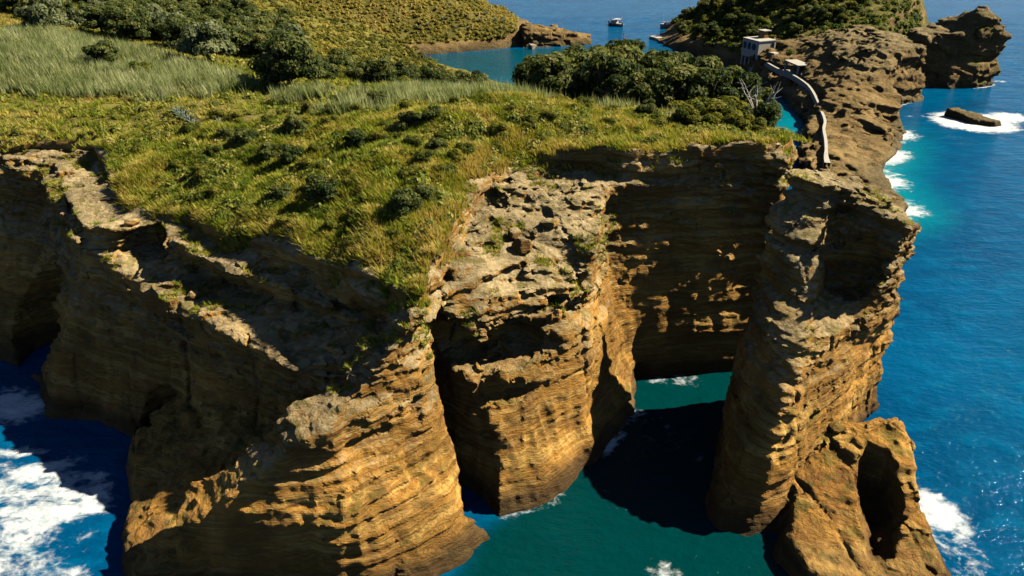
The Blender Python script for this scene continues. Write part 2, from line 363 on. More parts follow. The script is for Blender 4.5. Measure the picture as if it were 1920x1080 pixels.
# the free-standing pillar and its foot
hP = rbf([(33.5,84,30.6),(36.5,80.5,30.2),(41,80,29.2),(41.5,77,29.2),(43.1,71.6,28.6),(45,75,27.6),(44.5,81,28.6)])
pillar = Block([
 (-.5, [(29,80),(24.6,69.8),(21,61.5),(21,57.6),(24.8,56.4),(28.4,58),(30,59.6),(47.5,79.5),(47,82),(42,84),(36,83)]),
 (1.6, [(28.8,79.5),(25,70.5),(22.2,63),(22.4,59.3),(25.6,58),(28.2,58.6),(29.8,60),(47.5,79.5),(47,82),(42,84),(36,83)]),
 (6, [(28.7,79),(25.5,71),(23.5,64),(24,60.5),(26.5,59),(28.6,59.8),(29.8,61),(46.5,78.5),(46,81),(42,83),(35,82)]),
 (13, [(28.5,78.5),(27,73),(26.5,68),(27,65),(28.2,62.8),(29.6,63),(30.8,64),(46.2,77.8),(45.8,80.5),(42,83),(35,82)]),
 (18, [(28.6,78.5),(28,74.5),(28.3,70.5),(28.8,68.2),(29.5,67.2),(30.6,66.4),(33.4,68),(45.2,76),(45.6,80),(42,83),(35,82.5)]),
 (20, [(29.2,79.5),(29.5,76),(30,73.5),(30.8,72.2),(32,71.2),(33.2,71.8),(37.4,78.4),(40.6,72.8),(45.4,77.5),(42,83),(35,83)]),
 (26, [(30.6,81),(31.5,79.6),(32.4,78.8),(33.4,78.2),(34.4,77.8),(35.4,78),(38.4,80.6),(41,72.2),(45.6,76.2),(43.5,82),(37,84)]),
 (30.5, [(32.6,84.5),(33.2,83),(34,82),(34.8,81.4),(35.7,80.8),(36.6,80.4),(38.4,80.4),(42,71.8),(45.8,75.4),(44.2,81),(38.5,85)])], hP)
hD = rbf([(42,68,7),(43,65,6.8),(42.5,61,6.2),(42,57,4.6),(41,53,2.8),(34,56,3.4),(31,61,4),(36,64,5.5),(36,50,1.6),(45.5,58,1.2),(31,53,2)])
foot = Block([(-1, [(29,60),(32,66),(43,68),(45.8,70.5),(45.6,64),(44.2,57.6),(42.5,49),(34,47),(28,50),(26,54)]),
              (5, [(31,62),(32,66),(43,68),(44,68.5),(43.8,64),(42.2,58.5),(40.5,52),(35,50),(30,52),(30,56)])], hD)
gully = Block([(.7, [(36.8,55),(37,55),(37.4,57),(38,58.4),(37.9,58.5),(37.2,57)]), (1.6, [(34.5,51.5),(37.5,51.5),(39,56),(40,62),(39,63),(37,58)]), (6, [(33,52),(38,52),(40.2,56),(41,63.5),(38.6,64.5),(35.4,58)])], 12., sub=True)
V, Q, N = build_rock([pillar, foot, gully], (14, 44, -1.5), (50, 90, 34), .46, .85, .9,
                     [((38.5,76,22.8),(4.0,3.2,4.0)), ((33,55.5,0),(2.5,3,1.5))])
pil = obj('rock_pillar', mesh_np('rock_pillar', V, Q, M_ROCK, False, {'veg': np.zeros(len(V))}))
tag(pil, 'tall free-standing ochre rock pillar with an undercut hollow, rising from the sea in front', 'sea stack')
PILV, PILN = V, N
# ------------------------------------------------------------------ far land
hPen = rbf([(66,150,2.4),(80,146,1.0),(73,168,3.2),(70,160,2.2),(80,172,2.6),(86,170,1.0),(77,185,3.2),(75,188,1),(85,190,4.5),(95,195,3.6),(108,208,1.5),(85,205,3),(93,213,8.5),(103,215,8.5),(113,222,8),
            (88,222,1.5),(87,232,1.5),(88,250,1.8),(94,250,4.6),(95,262,5),(97,235,9),(105,235,14),(115,238,15.5),(128,244,16),(128,256,15),(90,243,3.4),(97,250,9),(105,255,15.5),(115,265,17),(89.5,262,3.5),(87,275,4),(98,275,11),(100,222,11),(70,130,5)])
penin = Block([(0, [(61,141),(66,152),(73.5,184),(84,208),(89.5,238),(88,268),(84,292),(120,292),(136,264),(132.5,243),(117,232),(112,211),(103,196),(88.5,172),(83,148),(74,139)]),
               (15, [(62,143),(68,153),(77,184),(88,208),(93,238),(92,268),(90,292),(118,290),(132,262),(131,245),(116,234.5),(108,215),(97,200),(84,172),(79,149),(72,141)])], hPen)
hSt = rbf([(142,270,15.5),(150,270,16.4),(154,268,17),(157.5,268,24.5),(161,268.5,25.5),(165,269,23),(168,269,19.5),(171,269,14),(158,274,23),(164,276,21)])
stack = Block([(0, [(140,263),(150,259),(160,260),(168,264),(170,272),(164,282),(146,284),(138,275)]),
               (8, [(141,265),(151,262),(160,262.5),(168,265),(170,271),(164,279),(147,281),(139,274)]),
               (20, [(141,266),(151,264),(159,264),(171,266),(173,270),(166,278),(147,279),(140,274)])], hSt)
V, Q, N = build_rock([penin], (52, 110, -1.5), (142, 294, 24), 1.0, 1.5, 1.5, [((107,207,2.5),(5,4,3)),((121,233,3),(5,4,6))], rug=1.)
pen = obj('peninsula_rocks', mesh_np('peninsula_rocks', V, Q, M_ROCKD, True, {'veg': np.zeros(len(V))})); tag(pen, kind='structure')
PENV, PENN = V, N
V, Q, N = build_rock([stack], (134, 254, -1.5), (178, 288, 30), 1.0, 1.3, 1.5, rug=1.)
st = obj('sea_stack', mesh_np('sea_stack', V, Q, M_ROCKD, True, {'veg': np.clip((N[:, 2]-.45)*4, 0, 1)*(V[:, 0] > 157)*(fbm(V[:, 0]/3, V[:, 1]/3, V[:, 2]/3, 2, 9) > 0)}))
tag(st, 'brown horn-shaped sea stack with a pointed tip beyond the peninsula', 'sea stack')
# plateau behind the headland, crater hills and lagoon rim
hHill = rbf([(-44,318,2),(-20,328,3),(0,338,7),(6,350,7.5),(0,365,8),(-20,350,13),(-20,375,15),(-50,335,14),(-50,360,25),(-90,330,22),(-90,365,36),(-150,340,40),(-150,400,52),(-60,400,26),(-30,400,14)])
hill = Block([(0, [(-46,314),(-20,325),(-3,333),(9,343),(12,360),(0,385),(-40,430),(-120,450),(-260,450),(-260,200),(-120,290)]),
              (12, [(-48,319),(-22,330),(-6,337),(4,345),(6,358),(-6,380),(-44,420),(-120,440),(-260,440),(-260,200),(-120,290)])], hHill)
rim = Block([(0, [(4,334),(20,337),(35,343),(36,352),(20,354),(4,352)]), (8, [(5,338),(20,340),(33,345),(33,350),(20,351),(5,350)])], rbf([(4,345,8.5),(12,345,7.5),(25,347,5),(35,348,2)]))
plat = Block([(0, [(-100,96),(-60,100),(43,100),(44,113),(50,130),(58,150),(63,168),(54,190),(32,212),(8,232),(-12,258),(-38,284),(-46,316),(-120,330),(-260,330),(-260,96)]),
              (20, [(-97,111),(-60,112),(40,103),(40,113),(46,130),(52,150),(54,164),(46,180),(24,204),(0,226),(-20,252),(-44,282),(-52,314),(-120,330),(-260,330),(-260,111)])], hG)
hR = rbf([(68,342,1.5),(72,360,2),(84,360,9.5),(97,362,17),(110,365,24),(90,330,9),(88,305,7),(100,310,14),(98,290,9),(110,290,15),(120,300,20),(130,320,29),(130,350,34),(110,340,24),(150,330,30),(165,340,24),(120,280,16),(140,300,22),(175,350,22),(190,370,16)])
rhill = Block([(0, [(66,340),(65,352),(73,374),(110,400),(170,400),(204,392),(190,350),(160,300),(136,272),(120,262),(95,268),(87,285),(79,311)]),
               (20, [(74,342),(76,354),(84,368),(112,388),(166,388),(192,380),(180,350),(152,304),(134,282),(120,272),(100,276),(94,292),(88,316)])], hR)
V, Q, N = build_rock([plat], (-200, 108, -1.5), (70, 330, 52), 2.4, .7, 3.0, (), hG)
vb = np.clip((N[:, 2]-.45)*5, 0, 1)*(V[:, 2] > 2)
pl = obj('island_plateau', mesh_np('island_plateau', V, Q, M_ROCK, True, {'veg': vb})); tag(pl, kind='structure')
PLV, PLN = V, N
V, Q, N = build_rock([rim], (-2, 328, -1.5), (42, 358, 12), 1.0, 1.2, 1.3, rug=1.)
tag(obj('lagoon_rim', mesh_np('lagoon_rim', V, Q, M_ROCKD, True, {'veg': np.zeros(len(V))})), kind='structure')
V, Q, N = build_rock([hill], (-200, 300, -1.5), (44, 450, 60), 2.2, 1.0, 1.8, (), hHill)
bare = fbm(V[:, 0]/9, V[:, 1]/9, V[:, 2]/9, 3, 12)
vb = np.clip((N[:, 2]-.4)*5, 0, 1)*(V[:, 2] > 4)*(V[:, 0] < 2)
hl = obj('crater_hill', mesh_np('crater_hill', V, Q, M_ROCKD, True, {'veg': vb})); tag(hl, kind='structure')
HLV, HLN = V, N
V, Q, N = build_rock([rhill], (58, 256, -1.5), (212, 404, 45), 2.0, .9, 2.2, (), hR)
vb = np.clip((N[:, 2]-.3)*5, 0, 1)*(V[:, 2] > 5)
rh = obj('harbour_hill', mesh_np('harbour_hill', V, Q, M_ROCKD, True, {'veg': vb})); tag(rh, kind='structure')
RHV, RHN = V, N

# ------------------------------------------------------------------ sea
def axis(a, b, fine, outs):
    m = list(np.arange(a, b+1e-6, fine)); return np.array(sorted([a-o for o in outs]+m+[b+o for o in outs]))
outs = [2, 5, 10, 18, 30, 50, 90, 160, 300, 600, 1200, 2500, 5000]
xs = axis(-90, 200, 1.5, outs); ys = axis(36, 420, 1.5, outs)
SX, SY = np.meshgrid(xs, ys, indexing='ij')
def d0(b): return sdpoly(SX.astype(np.float32), SY.astype(np.float32), b.ps[0])
shore = np.minimum.reduce([d0(b) for b in (main, fin, prom, pillar, foot, penin, stack, hill, rim, plat, rhill)])
rockd = np.hypot((SX-136)/8.5, (SY-217)/8.5)
wash = lambda d, w: np.clip(1-np.maximum(d, 0)/w, 0, 1)
def blob(x, y, rx, ry, rot=0):
    c, s = cos(rot), sin(rot); u = (SX-x)*c+(SY-y)*s; v = -(SX-x)*s+(SY-y)*c
    return np.clip(1.35-np.sqrt((u/rx)**2+(v/ry)**2), 0, 1)
foam = .62*wash(d0(foot), 2.6)*(SX > 41)
foam = np.maximum(foam, blob(46.8, 60.5, 3.2, 5.5, .1)*1.0); foam = np.maximum(foam, .6*blob(46, 54, 4, 4))
foam = np.maximum(foam, 1.0*wash(np.minimum(d0(main), d0(fin)), 2.8)*(.7+.6*fbm(SX/3, SY/3, SX*0, 2, 35))*(SX > -3)*(SX < 17)*(SY < 80))
foam = np.maximum(foam, .62*blob(22.5, 86, 9, 3)); foam = np.maximum(foam, .5*blob(18, 75, 6, 8, .5)); foam = np.maximum(foam, .36*blob(10, 60, 9, 9))
foam = np.maximum(foam, .8*blob(15.5, 50, 2.5, 6, .2)); foam = np.maximum(foam, .75*blob(22, 69.5, 1.2, 1.2))
foam = np.maximum(foam, .95*blob(33, 50, 2.4, 2.2))
lf = sdpoly(SX.astype(np.float32), SY.astype(np.float32), np.array([(-35,40),(-41,55),(-42,62),(-47,71),(-56,74),(-75,73),(-80,40)]))
foam = np.maximum(foam, .74*np.clip(-lf/3, 0, 1)*(.95+.75*fbm((SX+SY*.5)/7, (SY-SX*.5)/2.6, SX*0, 3, 33)))
foam = np.maximum(foam, 1.05*blob(-66, 80, 7, 4, -.5)); foam = np.maximum(foam, .3*wash(shore, 6)*(SX < -30)*(SY < 95))
foam = np.maximum(foam, 1.1*wash(d0(penin), 9)**.7*(SX > 80)*(SY < 214)*(SY > 140)*(.75+.25*np.sin(SY*.35)))
foam = np.maximum(foam, .8*wash(d0(penin), 2.2)*(SX > 110)*(SY > 225))
foam = np.maximum(foam, .9*wash(d0(stack), 3)*(SX > 158)); foam = np.maximum(foam, .8*blob(174, 270, 4, 3))
foam = np.maximum(foam, 1.15*np.clip(1.95-rockd, 0, 1)); foam = np.maximum(foam, 1.05*blob(149, 222, 9, 7, .6)); foam = np.maximum(foam, .75*blob(118, 224, 7, .9, -.1))
foam = np.maximum(foam, .8*blob(195, 398, 9, 4))
foam = np.maximum(foam, .3*wash(np.minimum(d0(rim), d0(hill)), 2.5))
lag = sdpoly(SX.astype(np.float32), SY.astype(np.float32), np.array([(44,120),(60,150),(64,170),(76,190),(88,214),(90,240),(88,272),(82,300),(66,336),(36,338),(0,332),(-46,315),(-38,284),(-12,258),(8,232),(32,212),(54,190),(50,150)]))
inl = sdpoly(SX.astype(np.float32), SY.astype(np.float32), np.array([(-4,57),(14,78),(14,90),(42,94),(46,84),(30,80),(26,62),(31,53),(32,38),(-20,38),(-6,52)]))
shal = .85*np.clip(-lag/4, 0, 1)*(.35+.65*np.clip(1-(SY-180)/120, 0, 1))
shal = np.maximum(shal, .95*np.clip(-lag/6, 0, 1)*np.clip(1-np.maximum(d0(penin), 0)/30, 0, 1))
sm01 = lambda v: np.clip(v, 0, 1)**2*(3-2*np.clip(v, 0, 1))
shal = np.maximum(shal, 1.0*sm01(wash(d0(penin), 15))*sm01((SX-66)/16)*sm01((225-SY)/50)*sm01((SY-118)/30))
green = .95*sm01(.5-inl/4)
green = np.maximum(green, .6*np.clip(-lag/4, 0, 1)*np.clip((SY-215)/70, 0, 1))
lagm = np.clip(-lag/3, 0, 1)
nX, nY = SX.shape; ids = np.arange(nX*nY).reshape(nX, nY)
Qs = np.stack([ids[:-1, :-1], ids[1:, :-1], ids[1:, 1:], ids[:-1, 1:]], -1).reshape(-1, 4)
swell = .10*fbm(SX/7, SY/5, SX*0, 3, 90)*(np.abs(SX) < 300)*(SY < 430)*(1-lagm)
Vs = np.stack([SX, SY, swell], -1).reshape(-1, 3)
m = NT('sea_water'); P = m.pos()
n1 = m.noise(m.pos((.5, 1.0, 1)), .35, 6, .6); n2 = m.noise(m.pos((.6, 1.0, 1)), 1.3, 5, .6); n3 = m.noise(P, .05, 3)
deep = m.mix(m.sm(n3, .3, .7), (.0, .06, .165), (.0, .09, .225))
deep = m.mix(m.math('MULTIPLY', m.sm(n1, .45, .75), .6), deep, (.0, .14, .30))
c = m.mix(m.math('MULTIPLY', m.attr('shallow'), m.math('ADD', .45, m.math('MULTIPLY', m.noise(P, .09, 5, .6, .6), 1.0)), clamp=True), deep, (.0, .235, .30))
c = m.mix(m.attr('green'), c, (.0, .036, .034))  # water's own green, darkened to imitate the pillar's shadow over the inlet
fo = m.attr('foam')
fn = m.math('ADD', m.math('MULTIPLY', m.noise(m.pos((.55, 1, 1)), .22, 9, .62, 1.6), .65), m.math('MULTIPLY', m.noise(m.pos((.8, 1, 1)), .9, 8, .7, .8), .42))
vor = m.n('ShaderNodeTexVoronoi', feature='DISTANCE_TO_EDGE'); m.set(vor.inputs['Vector'], m.n('ShaderNodeVectorMath', operation='ADD', i_0=P, i_1=m.n('ShaderNodeTexNoise', i_Scale=.8, i_Detail=4.0).outputs['Color']).outputs[0]); vor.inputs['Scale'].default_value = .8
lace = m.math('SUBTRACT', fn, m.math('MULTIPLY', vor.outputs['Distance'], .16))
thr = m.math('SUBTRACT', .82, m.math('MULTIPLY', fo, .60))
fm = m.n('ShaderNodeMapRange', interpolation_type='SMOOTHSTEP'); m.set(fm.inputs[0], lace); m.set(fm.inputs[1], thr); m.set(fm.inputs[2], m.math('ADD', thr, .24))
fmask = m.math('MULTIPLY', fm.outputs[0], m.sm(fo, .02, .12))
c = m.mix(fmask, c, m.ramp(m.noise(P, .5, 6, .65), [(.3, (.42, .52, .58)), (.65, (.78, .82, .84))]))
hgt = m.math('ADD', m.math('MULTIPLY', n1, 1.0), m.math('MULTIPLY', n2, .35))
M_SEA = m.out(c, m.math('ADD', .07, m.math('MULTIPLY', fmask, .6)), hgt, .9, .6)
m.b.inputs['IOR'].default_value = 1.2; m.b.inputs['Specular IOR Level'].default_value = .3; m.b.inputs['Specular Tint'].default_value = (.45, .8, 1, 1)
sea = obj('sea', mesh_np('sea', Vs, Qs, M_SEA, True, {'foam': foam.ravel(), 'shallow': shal.ravel(), 'green': green.ravel()}))
tag(sea, kind='structure')

# ------------------------------------------------------------------ vegetation
def leaf_mat(name, stops, rnd=.25, rough=.75, scale=.35):
    m = NT(name); f = m.attr('tint')
    oi = m.n('ShaderNodeObjectInfo').outputs['Random']
    f = m.math('ADD', f, m.math('MULTIPLY', m.math('SUBTRACT', oi, .5), rnd))
    f = m.math('ADD', f, m.math('MULTIPLY', m.math('SUBTRACT', m.noise(m.pos(), scale, 3), .5), .9))
    c = m.ramp(f, stops); m.out(c, rough)
    tr = m.n('ShaderNodeBsdfTranslucent'); m.set(tr.inputs['Color'], m.mix(1.0, c, (1.0, 1.0, .55), 'MULTIPLY'))
    mx = m.n('ShaderNodeMixShader'); mx.inputs[0].default_value = .42; m.set(mx.inputs[1], m.b.outputs[0]); m.set(mx.inputs[2], tr.outputs[0])
    m.t.links.new(mx.outputs[0], m.t.nodes['Material Output'].inputs[0]); return m.m
M_GRASS = leaf_mat('grass_blades', [(.05, (0.075, 0.13, 0.012)), (.33, (0.22, 0.30, 0.022)), (.58, (0.42, 0.45, 0.04)), (.85, (0.681, 0.507, 0.145))], 0)
M_REED = leaf_mat('reed_leaves', [(.1, (.16, .21, .06)), (.5, (.36, .42, .18)), (.9, (.58, .60, .34))], 0)
M_TREE = leaf_mat('dark_tree_leaves', [(.1, (0.034, 0.061, 0.015)), (.5, (0.111, 0.150, 0.034)), (.9, (0.289, 0.289, 0.085))], .3)
M_PALE = leaf_mat('pale_tree_leaves', [(.1, (0.064, 0.096, 0.040)), (.5, (0.176, 0.216, 0.096)), (.9, (0.320, 0.352, 0.176))], .3)
M_BUSH = leaf_mat('bright_bush_leaves', [(.1, (0.064, 0.096, 0.013)), (.5, (0.176, 0.200, 0.024)), (.9, (0.384, 0.336, 0.048))], .35)
M_DRY = leaf_mat('dry_scrub_leaves', [(.1, (0.091, 0.104, 0.016)), (.4, (0.260, 0.247, 0.033)), (.7, (0.494, 0.390, 0.065)), (.95, (0.650, 0.468, 0.156))], .3)
M_SCRUB = leaf_mat('scrub_leaves', [(.1, (0.048, 0.083, 0.014)), (.4, (0.136, 0.192, 0.029)), (.7, (0.320, 0.336, 0.048)), (.95, (0.544, 0.464, 0.144))], .5)
M_BARK = flat('bark', (.16, .12, .08)); M_DEAD = flat('bleached_wood', (.40, .37, .32))
M_AGAVE = leaf_mat('agave_leaves', [(.1, (.10, .16, .13)), (.5, (.22, .30, .25)), (.9, (.40, .46, .36))], .3)
def rand_dirs(n, rng):
    v = rng.normal(size=(n, 3)); return v/np.linalg.norm(v, axis=1, keepdims=True)
def leaf_quads(P, Nn, size, rng, aspect=.6):
    """quads at points P, roughly facing Nn"""
    n = len(P); t = np.cross(Nn, rand_dirs(n, rng)); t /= np.linalg.norm(t, axis=1, keepdims=True)+1e-9
    b = np.cross(Nn, t); s = size*(.6+.8*rng.random((n, 1)))
    t = t*s; b = b*s*aspect
    V = np.stack([P-t, P-b*1.0+Nn*s*.12, P+t, P+b+Nn*s*.12], 1).reshape(-1, 3)
    return V, np.arange(4*n).reshape(n, 4)
_ico = None
def ico():
    global _ico
    if _ico is None:
        import bmesh
        bm = bmesh.new(); bmesh.ops.create_icosphere(bm, subdivisions=1, radius=1)
        bm.verts.ensure_lookup_table(); _ico = (np.array([v.co for v in bm.verts]), np.array([[v.index for v in f.verts] for f in bm.faces])); bm.free()
    return _ico
def crown_arrays(rng, R, Hc, nb, leaves, size, z0, flatten=.75):
    """lumpy crown: leaf clumps spread over many small lobes, plus small inner cores; returns V, F(quads), tint"""
    Vs, Fs, T = [], [], []; off = 0
    for b in range(nb):
        a = rng.random()*2*pi; u = rng.random()
        rr = R*.78*math.sqrt(u); hh = z0+Hc*(.18+.74*rng.random())*(1-.5*(rr/R)**2)
        c = np.array([rr*cos(a), rr*sin(a), hh]); r = R*(.26+.2*rng.random())
        d = rand_dirs(leaves, rng); d[:, 2] = np.where(d[:, 2] < -.35, -d[:, 2], d[:, 2])
        P = c+d*np.array([r, r, r*flatten])*(.8+.25*rng.random((leaves, 1)))
        nn = d+.55*rand_dirs(leaves, rng); nn /= np.linalg.norm(nn, axis=1, keepdims=True)
        v, f = leaf_quads(P, nn, size, rng); Vs.append(v); Fs.append(f+off); off += len(v)
        T.append(np.repeat(.5+.5*(rng.random()-.5)+.5*(rng.random(leaves)-.5), 4))
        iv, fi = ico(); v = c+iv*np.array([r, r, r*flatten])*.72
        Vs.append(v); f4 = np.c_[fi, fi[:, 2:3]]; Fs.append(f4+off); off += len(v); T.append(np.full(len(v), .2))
    return np.concatenate(Vs), np.concatenate(Fs), np.concatenate(T)
def quadtri_mesh(name, V, F, mat, tint):
    """quads where the last index repeats are triangles"""
    tri = F[:, 3] == F[:, 2]; Q4 = F[~tri]
    T3 = np.concatenate([Q4[:, :3], Q4[:, [0, 2, 3]], F[tri][:, :3]])
    return mesh_np(name, V, T3, mat, False, {'tint': tint})
def tube(path, rad, n=6):
    """tapered tube through points"""
    P = np.array(path, float); V = []; F = []
    for i, p in enumerate(P):
        t = P[min(i+1, len(P)-1)]-P[max(i-1, 0)]; t /= np.linalg.norm(t)+1e-9
        a = np.cross(t, [0.3, .9, .2]); a /= np.linalg.norm(a)+1e-9; b = np.cross(t, a)
        for k in range(n): V.append(p+rad[i]*(cos(2*pi*k/n)*a+sin(2*pi*k/n)*b))
    for i in range(len(P)-1):
        for k in range(n): F.append((i*n+k, i*n+(k+1) % n, (i+1)*n+(k+1) % n, (i+1)*n+k))
    return np.array(V), np.array(F)
def join(parts):
    Vs, Fs, o = [], [], 0
    for v, f in parts: Vs.append(v); Fs.append(f+o); o += len(v)
    return np.concatenate(Vs), np.concatenate(Fs)
def trunk_mesh(name, rng, Ht, R, mat, limbs=5, twigs=0):
    parts = [tube([(0, 0, -1.0), (.1*Ht*rng.normal()*.2, 0, Ht*.3), (0.05*Ht*rng.normal(), .05*Ht*rng.normal(), Ht*.62)], [Ht*.05, Ht*.04, Ht*.03])]
    for i in range(limbs):
        a = 2*pi*i/limbs+rng.random(); e = (R*.7*cos(a), R*.7*sin(a), Ht*(.75+.2*rng.random()))
        mid = (e[0]*.45, e[1]*.45, Ht*.6)
        parts.append(tube([(0, 0, Ht*.28), mid, e], [Ht*.03, Ht*.02, Ht*.007], 5))
        for q in range(twigs):
            f = np.array(mid)+(np.array(e)-np.array(mid))*rng.random(); g = f+rand_dirs(1, rng)[0]*R*.4+np.array([0, 0, R*.2])
            parts.append(tube([f, (f+g)/2+rand_dirs(1, rng)[0]*.1, g], [Ht*.012, Ht*.008, Ht*.003], 4))
    V, F = join(parts); return mesh_np(name, V, F, mat)
class TreeKind:
    def __init__(self, name, mat, R, Hc, Ht, nb, leaves, size, n=4, bark=M_BARK):
        self.v = []
        for i in range(n):
            rng = np.random.default_rng(hash(name) % 1000+i if False else sum(map(ord, name))+i*13)
            V, F, T = crown_arrays(rng, R, Hc, nb, leaves, size, Ht-Hc)
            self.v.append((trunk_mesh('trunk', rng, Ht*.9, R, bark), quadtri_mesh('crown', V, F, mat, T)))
    def put(self, name, x, y, z, s, label, group=None, cat='tree', sz=1.):
        e = obj(name, None, loc=(x, y, z)); k = random.randrange(len(self.v)); rz = random.random()*6.28
        e.rotation_euler = (0, 0, rz); e.scale = (s, s, s*sz)
        obj('trunk', self.v[k][0], e); obj('crown', self.v[k][1], e)
        return tag(e, label, cat, group)
K_DARK = TreeKind('dark', M_TREE, 4.2, 7.0, 7.6, 22, 130, .34, 5)
K_PALE = TreeKind('pale', M_PALE, 4.2, 6.6, 7.0, 22, 130, .34, 2)
K_BRIGHT = TreeKind('bright', M_BUSH, 3.2, 4.4, 4.8, 18, 120, .28, 3)
K_BIG = TreeKind('big', M_TREE, 6.0, 9.4, 9.8, 44, 170, .36, 1)
def inpoly(x, y, V): return float(sdpoly(np.array([x], np.float32), np.array([y], np.float32), np.array(V))[0])
def scatter_trees(poly, n, mind, seed):
    r = random.Random(seed); V = np.array(poly); out = []; lo = V.min(0); hi = V.max(0); tr = 0
    while len(out) < n and tr < n*60:
        tr += 1; x = r.uniform(lo[0], hi[0]); y = r.uniform(lo[1], hi[1])
        if inpoly(x, y, V) > 0 or any((x-a)**2+(y-b)**2 < mind*mind for a, b in out): continue
        out.append((x, y))
    return out
def hGs(x, y):                                                     # the plateau surface with its undulation
    x = np.asarray(x, np.float32); y = np.asarray(y, np.float32); return hG(x, y)+1.5*fbm(x/6, y/6, x*0, 3, 70)
def hg(x, y): return float(hGs(np.array([x]), np.array([y]))[0])
ORD = ['first','second','third','fourth','fifth','sixth','seventh','eighth','ninth','tenth','eleventh','twelfth','thirteenth','fourteenth','fifteenth','sixteenth','seventeenth','eighteenth','nineteenth','twentieth']
def rows(pts, per=12):
    """points with (row, place in row) words, rows counted from the front, places from the left"""
    pts = sorted(pts, key=lambda p: p[1]); out = []
    for r_ in range(0, len(pts), per):
        for q_, p_ in enumerate(sorted(pts[r_:r_+per], key=lambda p: p[0]/p[1])): out.append((p_[0], p_[1], '%s from the left in the %s row' % (ORD[q_], ORD[r_//per])))
    return out
# grove above the lagoon
for x, y, wd in rows(scatter_trees([(5,146),(9,137),(22,129),(34,126),(40,130),(46,142),(51,158),(45,174),(30,186),(14,178),(4,160)], 70, 4.2, 5)):
    K_DARK.put('grove_tree', x, y, hg(x, y)-.4, random.uniform(1.0, 1.4), 'dark rounded evergreen of the lagoon grove, '+wd, 'trees of the lagoon grove')
for x, y, wd in rows(scatter_trees([(27,108),(34,107),(36,114),(39,124),(34,127),(28,120)], 13, 3.6, 8), 5):
    K_BRIGHT.put('grove_bush', x, y, hg(x, y)-.3, random.uniform(.75, 1.15), 'yellow-green bush between grove and cliff, '+wd, 'bright bushes beside the grove', 'bush')
for x, y, wd in [(34,102,'rightmost'),(31,101,'second from right'),(28,102.5,'third from right'),(24.5,103,'leftmost')]:
    K_BRIGHT.put('cliff_bush', x, y, hg(x, y)-.3, random.uniform(.5, .75), 'yellow-green bush on the brink of the shaded cliff, '+wd, 'bushes on the cliff brink', 'bush')
for x, y, wd in [(40.5,121,'middle'),(41.5,127,'farthest'),(37,112,'nearest')]:
    K_DARK.put('leaning_tree', x, y, hg(x, y)-.6, .78, wd+' of three dark trees overhanging the turquoise channel', 'trees over the channel')
rngd = np.random.default_rng(4); de = obj('dead_tree', trunk_mesh('dead_tree', rngd, 7.5, 5.0, M_DEAD, 7, 4), loc=(37.5, 114, hg(37, 114)+.2)); de.scale = (.85, .85, .9)
tag(de, 'leafless bleached grey tree at the right end of the grove', 'dead tree')
# solitary trees on the plateau
K_BIG.put('evergreen_tree', -39, 133, hg(-39, 133)-.4, 1.0, 'large solitary dark evergreen tree at the end of the reed field')
K_PALE.put('pale_tree', -62.5, 158, hg(-62, 158)-.4, 1.25, 'broad pale grey-green round tree below the wooded slope')
K_PALE.put('pale_tree', -113, 190, hg(-113, 190)-.4, 1.2, 'pale grey-green round tree at the far upper left corner')
K_DARK.put('small_dark_tree', -81, 152, hg(-81, 152)-.4, .75, 'small dark tree standing inside the reed field')
K_BRIGHT.put('low_bush', -71, 146, hg(-71, 146)-.4, .7, 'small green bush in the reeds right of the dark tree', None, 'bush')
for x, y, wd in rows(scatter_trees([(-135,205),(-112,200),(-95,186),(-80,182),(-66,170),(-55,174),(-54,188),(-58,204),(-66,235),(-78,268),(-150,268)], 118, 4.3, 21)):
    K = K_DARK if random.random() < .8 else K_PALE
    K.put('woodland_tree', x, y, hg(x, y)-.4, random.uniform(.75, 1.15), ('dark' if K is K_DARK else 'grey-green')+' tree of the upper left wood, '+wd, 'trees of the upper left wood' if K is K_DARK else 'pale trees of the upper left wood')
for x, y, wd in rows(scatter_trees([(-36,140),(-20,142),(-8,150),(-6,168),(-20,190),(-42,190),(-50,165)], 30, 4.2, 31), 10):
    K = K_DARK if random.random() < .75 else K_BRIGHT
    K.put('thicket_tree', x, y, hg(x, y)-.8, random.uniform(.55, .8), ('low dark tree' if K is K_DARK else 'bright green bush')+' of the middle thicket, '+wd, 'low trees of the middle thicket' if K is K_DARK else 'bright bushes of the middle thicket')
# trees on the hill behind the house
for x, y, wd in rows(scatter_trees([(74,345),(82,318),(94,296),(104,288),(122,286),(140,305),(160,330),(165,350),(140,370),(100,372),(80,362)], 110, 5.2, 41)):
    z = float(hR(np.array([x]), np.array([y]))[0])
    K = K_BRIGHT if random.random() < .3 else K_DARK
    K.put('hillside_tree', x, y, z-.6, random.uniform(.6, .95), ('dark' if K is K_DARK else 'yellow-green')+' shrubby tree on the house hill, '+wd, 'dark trees of the house hill' if K is K_DARK else 'yellow-green trees of the house hill')

